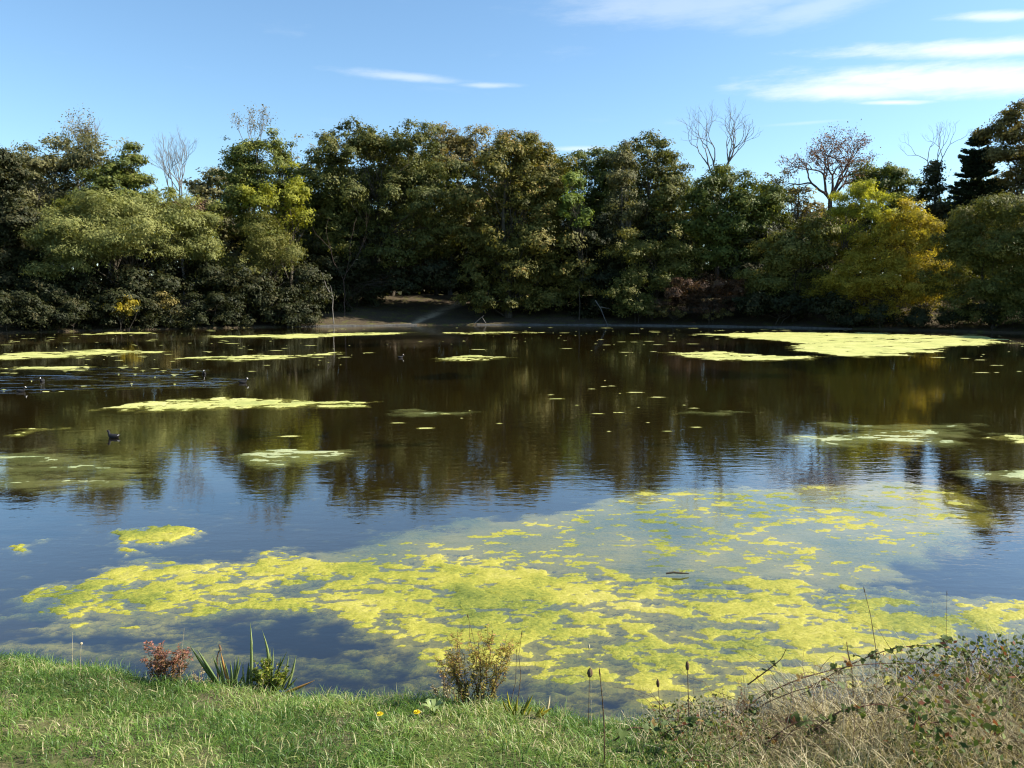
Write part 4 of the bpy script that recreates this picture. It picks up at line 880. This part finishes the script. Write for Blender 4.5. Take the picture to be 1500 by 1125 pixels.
for b, t_, wd, tn, bd in [((900, 680), (890, 172), 5.5, 0.75, 0.03), ((870, 680), (880, 480), 5, 0.2, 0.0), ((1015, 690), (970, 235), 5.5, 0.55, 0.16), ((1040, 690), (1050, 375), 3.5, 0.5, 0), ((1055, 690), (1075, 375), 3.5, 0.6, 0), ((1050, 690), (1180, 398), 4, 0.05, 0.0),
                          ((1100, 690), (1135, 430), 3.5, 0.2, 0), ((1150, 690), (1196, 418), 4, 0.55, 0), ((1180, 690), (1250, 425), 4.5, 0.6, 0.05), ((1140, 700), (1235, 560), 5, 0.7, -0.15), ((1160, 700), (1260, 600), 3.5, 0.3, 0.1), ((860, 690), (842, 470), 3, 0.7, -0.1)]:
    sword('leaf', iris2, zp(*b), zp(*t_), wd, YI, IR_M, tn, bd)
o = sword('leaf', iris2, zp(1165, 725), zp(1402, 622), 5.5, YI - 0.1, IRO_M, 0.6, 0.02); tag(o, 'orange dead iris leaf lying out to the side')

gp = ground_hit(770, 1048); YI = gp.y
iris3 = empty('iris_plant', gp, 'yellowing iris clump at the foot of the weedy willowherb', 'plant')
def zq(x, y): return (620 + x / 5.625, 880 + y / 5.625)
for b, t_, wd, tn, bd in [((730, 960), (650, 790), 5, 0.5, -0.1), ((745, 970), (700, 830), 5, 0.2, 0), ((760, 970), (775, 780), 4, 0.1, 0), ((790, 970), (905, 770), 7, 0.1, 0.03), ((810, 970), (870, 790), 5, 0.4, 0), ((720, 960), (690, 740), 4, 0.35, 0), ((840, 980), (900, 860), 4, 0.3, 0), ((770, 980), (830, 850), 4, 0.0, 0), ((735, 960), (760, 850), 4, 0.6, 0)]:
    sword('leaf', iris3, zq(*b), zq(*t_), wd, YI, IRY_M, tn, bd)
for b, t_, wd, tn in [((935, 955), (1060, 880), 6, 0.9), ((935, 960), (1000, 865), 5, 0.7), ((940, 965), (1030, 910), 6, 0.8), ((925, 955), (970, 880), 4, 0.5)]:
    sword('leaf', iris3, zq(*b), zq(*t_), wd, YI - 0.02, IRY_M, tn, 0.03)
sword('leaf', iris3, zq(1025, 890), zq(1045, 775), 4, YI, D_M, 0.8)

# --- bushy weeds with many small leaves
def weed(name, px, py, hpx, wpx, nst, label, lm, leafsize, nleaf, cat='plant', lean=0.0, stem=ST_M, back=0.0, tints=(0.5, 0.25), grad=0.0, aspect=0.3, branchy=2):
    g = ground_hit(px, py); Y = min(g.y + back, float(edgeY(g.x)) - 0.02); sc = Y / F
    g = Vector((g.x, Y, float(nearz(g.x, Y)))); root = empty(name, g, label, cat)
    tb = TB(); LP, LA, LT = [], [], []
    for k in range(nst):
        u = R.uniform(-1, 1); h_ = hpx * sc * R.uniform(0.6, 1.0) * (1 - 0.25 * u * u)
        b = np.array([u * wpx * sc * 0.18, R.normal(0, 0.03), -0.02]); e = np.array([u * wpx * sc * 0.5 + lean * sc, R.normal(0, 0.07), h_])
        pp = curve_pts(b, e, 7, 0, 0.035); tb.tube(pp, np.linspace(0.0035, 0.001, 7), 4)
        paths = [pp]
        for _ in range(branchy):
            j = R.integers(2, 6); q = pp[j]; l = h_ * R.uniform(0.15, 0.32); a = R.uniform(0, 2 * math.pi)
            pb = curve_pts(q, q + np.array([math.cos(a) * l * 0.6, math.sin(a) * l * 0.4, l * 0.85]), 4, 0, 0.05); tb.tube(pb, np.linspace(0.002, 0.0008, 4), 3); paths.append(pb)
        for pth in paths:
            m_ = int(nleaf * (1 if pth is pp else 0.45)); s = R.uniform(0.12, 1, m_) * (len(pth) - 1); i = np.minimum(s.astype(int), len(pth) - 2); f = (s - i)[:, None]
            q = pth[i] * (1 - f) + pth[i + 1] * f; a = R.uniform(0, 2 * math.pi, m_)
            dv = np.stack([np.cos(a), np.sin(a), R.uniform(-0.3, 0.6, m_)], 1)
            LP.append(q + dv * leafsize * 0.5); LA.append(dv); LT.append(np.clip(tints[0] + R.normal(0, tints[1], m_) + grad * (q[:, 2] / h_ - 0.5), 0, 1))
    link('stems', tb.mesh('stems'), root, stem)
    f = link('foliage', leaves_mesh('foliage', np.concatenate(LP), leafsize, np.concatenate(LT), aspect, 0.2, 0.0, np.concatenate(LA)), root, lm); f['kind'] = 'stuff'
    return root
weed('willowherb_plant', 247, 998, 78, 70, 20, 'bushy reddish green willowherb beside the iris clump', RW_M, 0.030, 52, grad=0.9, back=0.05)
weed('nettle_plant', 392, 1012, 58, 62, 16, 'low yellow green nettles round the tall iris blades', NET_M, 0.036, 30, stem=PAL_M, grad=0.0, aspect=0.45, back=0.02)
weed('willowherb_plant', 696, 1034, 140, 118, 36, 'tall tawny willowherb with seeding tips over the water', YW_M, 0.030, 44, grad=0.5, back=0.08, aspect=0.24)
weed('willowherb_plant', 655, 1030, 70, 50, 8, 'grey dried weed at the foot of the tall tawny willowherb', D_M, 0.022, 20, back=0.08)
weed('weed_plant', 300, 1004, 28, 50, 10, 'dry straw coloured weed between red willowherb and iris', D_M, 0.022, 18, back=0.03)
weed('weed_plant', 1090, 1075, 80, 60, 8, 'thin brown weed where the lawn meets the thicket', RW_M, 0.02, 16, back=0.0)
weed('dock_plant', 1395, 1000, 90, 40, 4, 'pale feathery seed stems over the bramble canes', D_M, 0.014, 40, stem=PAL_M, aspect=0.2, tints=(0.7, 0.15))

# --- plantain rosette
gp = ground_hit(637, 1050); root = empty('plantain_plant', gp, 'broad leaved grey green rosette in the lawn', 'plant')
for k in range(11):
    a = k * 2.4; l = R.uniform(0.06, 0.11); n = 6; V = []; A = []
    for i in range(n):
        f = i / (n - 1); c = Vector((math.cos(a) * l * f, math.sin(a) * l * f, 0.015 + 0.09 * math.sin(f * 2.2) * R.uniform(0.9, 1.1))); w_ = 0.016 * math.sin(min(1, f * 0.93 + 0.07) * math.pi) + 0.001
        s = Vector((-math.sin(a), math.cos(a), 0))
        for q in (c - s * w_, c + Vector((0, 0, -0.004)), c + s * w_): V.append(tuple(q)); A.append(0.5 + 0.4 * R.random())
    F_ = [[i * 3 + j, i * 3 + j + 1, (i + 1) * 3 + j + 1, (i + 1) * 3 + j] for i in range(n - 1) for j in range(2)]
    link('leaf', mesh_np('leaf', np.array(V), [np.array(F_)], {'tint': np.array(A)}, True), root, IR_M)

# --- dandelions
def dandelion(px, py, label, s=1.0):
    g = ground_hit(px, py + 12); root = empty('dandelion', g, label, 'flower', 'yellow dandelions in the lawn')
    tb = TB(); tb.tube([(0, 0, -0.01), (0.004, 0, 0.05), (0.002, 0, 0.10)], [0.0025, 0.002, 0.002], 6); link('stem', tb.mesh('stem'), root, NET_M)
    V, F_, A = [], [], []
    for ring, (rr, zz) in enumerate(((0.023, 0.004), (0.016, 0.010), (0.009, 0.013))):
        for k in range(18):
            a = k * 2 * math.pi / 18 + ring * 0.2; b = len(V); d = np.array([math.cos(a), math.sin(a), 0]); sd = np.array([-math.sin(a), math.cos(a), 0]) * 0.0028 * s
            V += [d * 0.001 - sd * 0.4 + [0, 0, 0.10], d * rr * s - sd + [0, 0, 0.10 + zz], d * rr * 1.08 * s + [0, 0, 0.10 + zz * 0.9], d * rr * s + sd + [0, 0, 0.10 + zz], d * 0.001 + sd * 0.4 + [0, 0, 0.10]]
            F_.append([b, b + 1, b + 2, b + 3, b + 4]); A += [R.random()] * 5
    link('flower_head', mesh_np('flower_head', np.array(V), [np.array(F_)], {'tint': np.array(A)}), root, DAN_M)
dandelion(557, 1055, 'yellow dandelion flower lower in the lawn, apart from the rosette')
dandelion(611, 1052, 'yellow dandelion flower close to the broad leaved rosette', 1.05)

# --- single stalks
def stalk(name, pts, r, label, material, Yoff=0.0, head=None, headr=0.008, group='single stalks on the near bank'):
    g = ground_hit(*pts[0]); Y = min(g.y + Yoff, float(edgeY(g.x)) - 0.02); g = Vector((at_depth(pts[0][0], pts[0][1], Y).x, Y, float(nearz(at_depth(pts[0][0], pts[0][1], Y).x, Y))))
    root = empty(name, g, label, 'stalk', group)
    q = [Vector((0, 0, -0.02))] + [at_depth(a, b, Y) - g for a, b in pts[1:]]
    tb = TB(); tb.tube(q, np.linspace(r, r * 0.5, len(q)), 5); link('stem', tb.mesh('stem'), root, material)
    if head:
        tip = q[-1]; dv = (q[-1] - q[-2]).normalized(); tb = TB()
        tb.tube([tip - dv * head * 0.1, tip + dv * head * 0.3, tip + dv * head * 0.7, tip + dv * head], [headr * 0.6, headr, headr * 0.8, headr * 0.2], 7); link('seed_head', tb.mesh('seed_head'), root, material)
stalk('sedge_stalk', [(757, 1040), (763, 990), (760, 960), (764, 930)], 0.003, 'upright dark sedge stalk next to the tawny willowherb', ST_M, 0.05, 0.04, 0.004)
stalk('sedge_stalk', [(745, 1040), (755, 1000), (757, 955)], 0.003, 'short dark sedge stalk beside the upright sedge', ST_M, 0.05, 0.03, 0.004)
stalk('sedge_stalk', [(700, 1030), (697, 950), (690, 920), (686, 905)], 0.0025, 'single leaning grass stalk topping the tawny willowherb', ST_M, 0.08, 0.03, 0.005)
stalk('dock_stalk', [(886, 1122), (885, 1060), (882, 1020), (879, 990)], 0.005, 'dark red dead dock stalk standing before the thicket', ST_M, 0.0, 0.05, 0.005)
stalk('dock_stalk', [(862, 1066), (863, 1010), (864, 990)], 0.003, 'brown seed headed stalk behind the dead dock stalk', ST_M, 0.04, 0.06, 0.022)
stalk('plantain_stalk', [(866, 1070), (866, 1000), (863, 950)], 0.0015, 'thin stalk with small brown knob over the algae', PAL_M, 0.05, 0.035, 0.007)
stalk('grass_stalk', [(106, 985), (106, 950), (106, 926)], 0.0022, 'lone pale straw stalk at the lawn edge by an umbel', PAL_M, 0.08)
stalk('hogweed_stalk', [(118, 988), (118, 960), (119, 944)], 0.0022, 'small seeded umbel stalk next to the lone straw stalk', PAL_M, 0.08, 0.02, 0.012)
stalk('grass_stalk', [(262, 998), (266, 960), (270, 920)], 0.002, 'straw stalk leaning out of the red willowherb', PAL_M, 0.05)
stalk('rush_stalk', [(1287, 1010), (1283, 950), (1275, 900), (1267, 868)], 0.0035, 'tall dark rush stalk rising out of the brambles', ST_M, 0.0, 0.05, 0.004)
stalk('rush_stalk', [(1386, 1010), (1386, 930), (1387, 872)], 0.002, 'thin dark rush stalk standing apart from the tall rush', ST_M, 0.05, 0.04, 0.003)
stalk('grass_stalk', [(1367, 1010), (1367, 930), (1366, 880)], 0.0015, 'very thin pale stalk between the two rush stalks', PAL_M, 0.05)
stalk('dock_stalk', [(1010, 1080), (1008, 1010), (1007, 980)], 0.004, 'brown dead dock stalk at the thicket front by the bramble shoot', ST_M, 0.0, 0.06, 0.014)
stalk('dock_stalk', [(968, 1080), (966, 1030), (964, 1005)], 0.003, 'short brown seed stalk between lawn and thicket', ST_M, 0.0, 0.05, 0.012)
for k, (x0, y0, x1, y1) in enumerate([(1280, 1118, 1172, 1030), (1300, 1122, 1262, 1020), (1270, 1120, 1200, 1060), (1060, 1118, 1040, 1040), (1420, 1120, 1352, 1010), (1130, 1118, 1165, 1012), (1460, 1118, 1480, 1000), (1225, 1118, 1238, 1000), (1000, 1110, 1030, 1040), (940, 1110, 915, 1050)]):
    stalk('straw_stem', [(x0, y0), ((x0 + x1) / 2 + 4, (y0 + y1) / 2), (x1, y1)], 0.003, 'pale bent straw stem leaning across the dry thicket', PAL_M, 0.0, 0.05, 0.003, 'straw stems leaning across the thicket')

# --- brambles: canes with trifoliate leaves
def leaflet(name, L, wd):
    n = 7; V, A = [], []
    for i in range(n):
        f = i / (n - 1); w_ = wd * math.sin(min(1, f ** 0.8 * 0.97 + 0.03) * math.pi) ** 0.8 * (1 + (0.10 if i % 2 else -0.06)); z = 0.10 * L * math.sin(f * 2.6)
        V += [(f * L, -w_, z + 0.2 * w_), (f * L, 0, z), (f * L, w_, z + 0.2 * w_)]; A += [0.0] * 3
    F_ = [[i * 3 + j, i * 3 + j + 1, (i + 1) * 3 + j + 1, (i + 1) * 3 + j] for i in range(n - 1) for j in range(2)]
    return V, F_
def compound_leaf(seed, tint):
    rr = random.Random(seed); V, F_ = [], []
    for ang, L, wd in ((0, 0.068, 0.024), (1.15, 0.052, 0.019), (-1.15, 0.052, 0.019)):
        v, f = leaflet('', L * rr.uniform(0.85, 1.2), wd * rr.uniform(0.85, 1.2)); b = len(V); c, s = math.cos(ang), math.sin(ang)
        V += [(x * c - y * s + 0.018, x * s + y * c, z) for x, y, z in v]; F_ += [[q + b for q in ff] for ff in f]
    b = len(V); V += [(-0.02, -0.001, -0.012), (-0.02, 0.001, -0.012), (0.02, 0.001, 0), (0.02, -0.001, 0)]; F_.append([b, b + 1, b + 2, b + 3])
    return mesh_np('leaf', np.array(V), [np.array(F_)], {'tint': np.clip(np.full(len(V), tint) + R.normal(0, 0.03, len(V)), 0, 1)}, True)
LEAVES = [compound_leaf(i, tn) for i, tn in enumerate([0.15, 0.3, 0.4, 0.5, 0.62, 0.75, 0.35, 0.9, 0.98])]
for me in LEAVES: me.materials.append(BR_M)
def bramble(label, px, py, canes, Yoff=0.0):
    g = ground_hit(px, py); Y = min(g.y + Yoff, float(edgeY(g.x)) - 0.02); g = Vector((g.x, Y, float(nearz(g.x, Y)))); root = empty('bramble', g, label, 'bramble', 'brambles in the dry thicket')
    for pts, nl in canes:
        q = np.array([tuple(at_depth(a, b, Y + dy) - g) for a, b, dy in pts])
        s = np.linspace(0, len(q) - 1, 22); i = np.minimum(s.astype(int), len(q) - 2); f = (s - i)[:, None]
        # smooth through the points
        pp = q[i] * (1 - f) + q[i + 1] * f
        for _ in range(3): pp[1:-1] = (pp[:-2] + pp[1:-1] * 2 + pp[2:]) / 4
        tb = TB(); tb.tube(pp, np.linspace(0.0055, 0.002, 22), 6)
        for _ in range(30):
            j = R.integers(0, 21); d = rand_unit(1)[0]; tb.tube([pp[j], pp[j] + d * 0.011], [0.0022, 0.0003], 3)
        cane = link('cane', tb.mesh('cane'), root, CANE_M)
        for k in range(nl):
            j = int(np.clip(R.uniform(3, 22), 0, 21)); lf = link('leaf', LEAVES[R.integers(len(LEAVES))], cane)
            d = rand_unit(1)[0]; lf.location = pp[j] + d * 0.022
            lf.rotation_euler = (R.normal(0, 0.6), R.normal(0.2, 0.6), R.uniform(0, 2 * math.pi)); s_ = R.uniform(0.55, 1.0); lf.scale = (s_,) * 3
    return root
bramble('bramble with a long arching reddish cane over the thicket top', 1090, 1085, [
    ([(1080, 1052, 0), (1110, 1020, 0.05), (1180, 990, 0.1), (1260, 972, 0.1), (1340, 971, 0.1), (1410, 978, 0.1)], 14),
    ([(1095, 1003, 0), (1120, 985, 0), (1145, 965, 0), (1152, 950, 0)], 5),
    ([(1085, 1060, 0), (1120, 1030, 0), (1170, 1010, -0.1), (1230, 1000, -0.1)], 10)], 0.1)
bramble('bramble with high leafy canes arching at the thicket crest', 1330, 1060, [
    ([(1180, 1010, 0), (1240, 975, 0), (1300, 950, 0), (1360, 943, 0), (1420, 955, 0), (1460, 985, 0), (1490, 1005, 0)], 22),
    ([(1300, 1010, 0), (1335, 975, 0), (1375, 945, 0), (1395, 935, 0)], 7),
    ([(1390, 1000, 0), (1415, 970, 0), (1432, 945, 0), (1434, 930, 0)], 5),
    ([(1250, 1020, 0), (1248, 980, 0), (1242, 955, 0), (1240, 940, 0)], 7)], 0.15)
bramble('bramble sprawling low with dark leaves in the thicket front', 1250, 1110, [
    ([(1180, 1080, 0), (1230, 1040, 0), (1290, 1030, 0), (1350, 1050, 0)], 14),
    ([(1300, 1090, 0), (1350, 1060, 0), (1410, 1055, 0), (1470, 1070, 0)], 16),
    ([(1120, 1090, 0), (1160, 1060, 0), (1210, 1065, 0)], 9),
    ([(1390, 1110, -0.1), (1400, 1098, -0.1), (1410, 1102, -0.1)], 4)], 0.05)
bramble('bramble at the thicket end with green leaves beside the water', 1460, 1060, [
    ([(1380, 1030, 0), (1430, 1000, 0), (1480, 985, 0), (1530, 990, 0)], 14),
    ([(1440, 1050, 0), (1490, 1030, 0), (1550, 1030, 0)], 10)], 0.1)
bramble('small green bramble shoot where lawn and thicket meet', 990, 1100, [
    ([(960, 1090, 0), (985, 1065, 0), (1020, 1058, 0), (1050, 1070, 0)], 9),
    ([(900, 1085, 0), (925, 1065, 0), (960, 1070, 0)], 6)], 0.0)
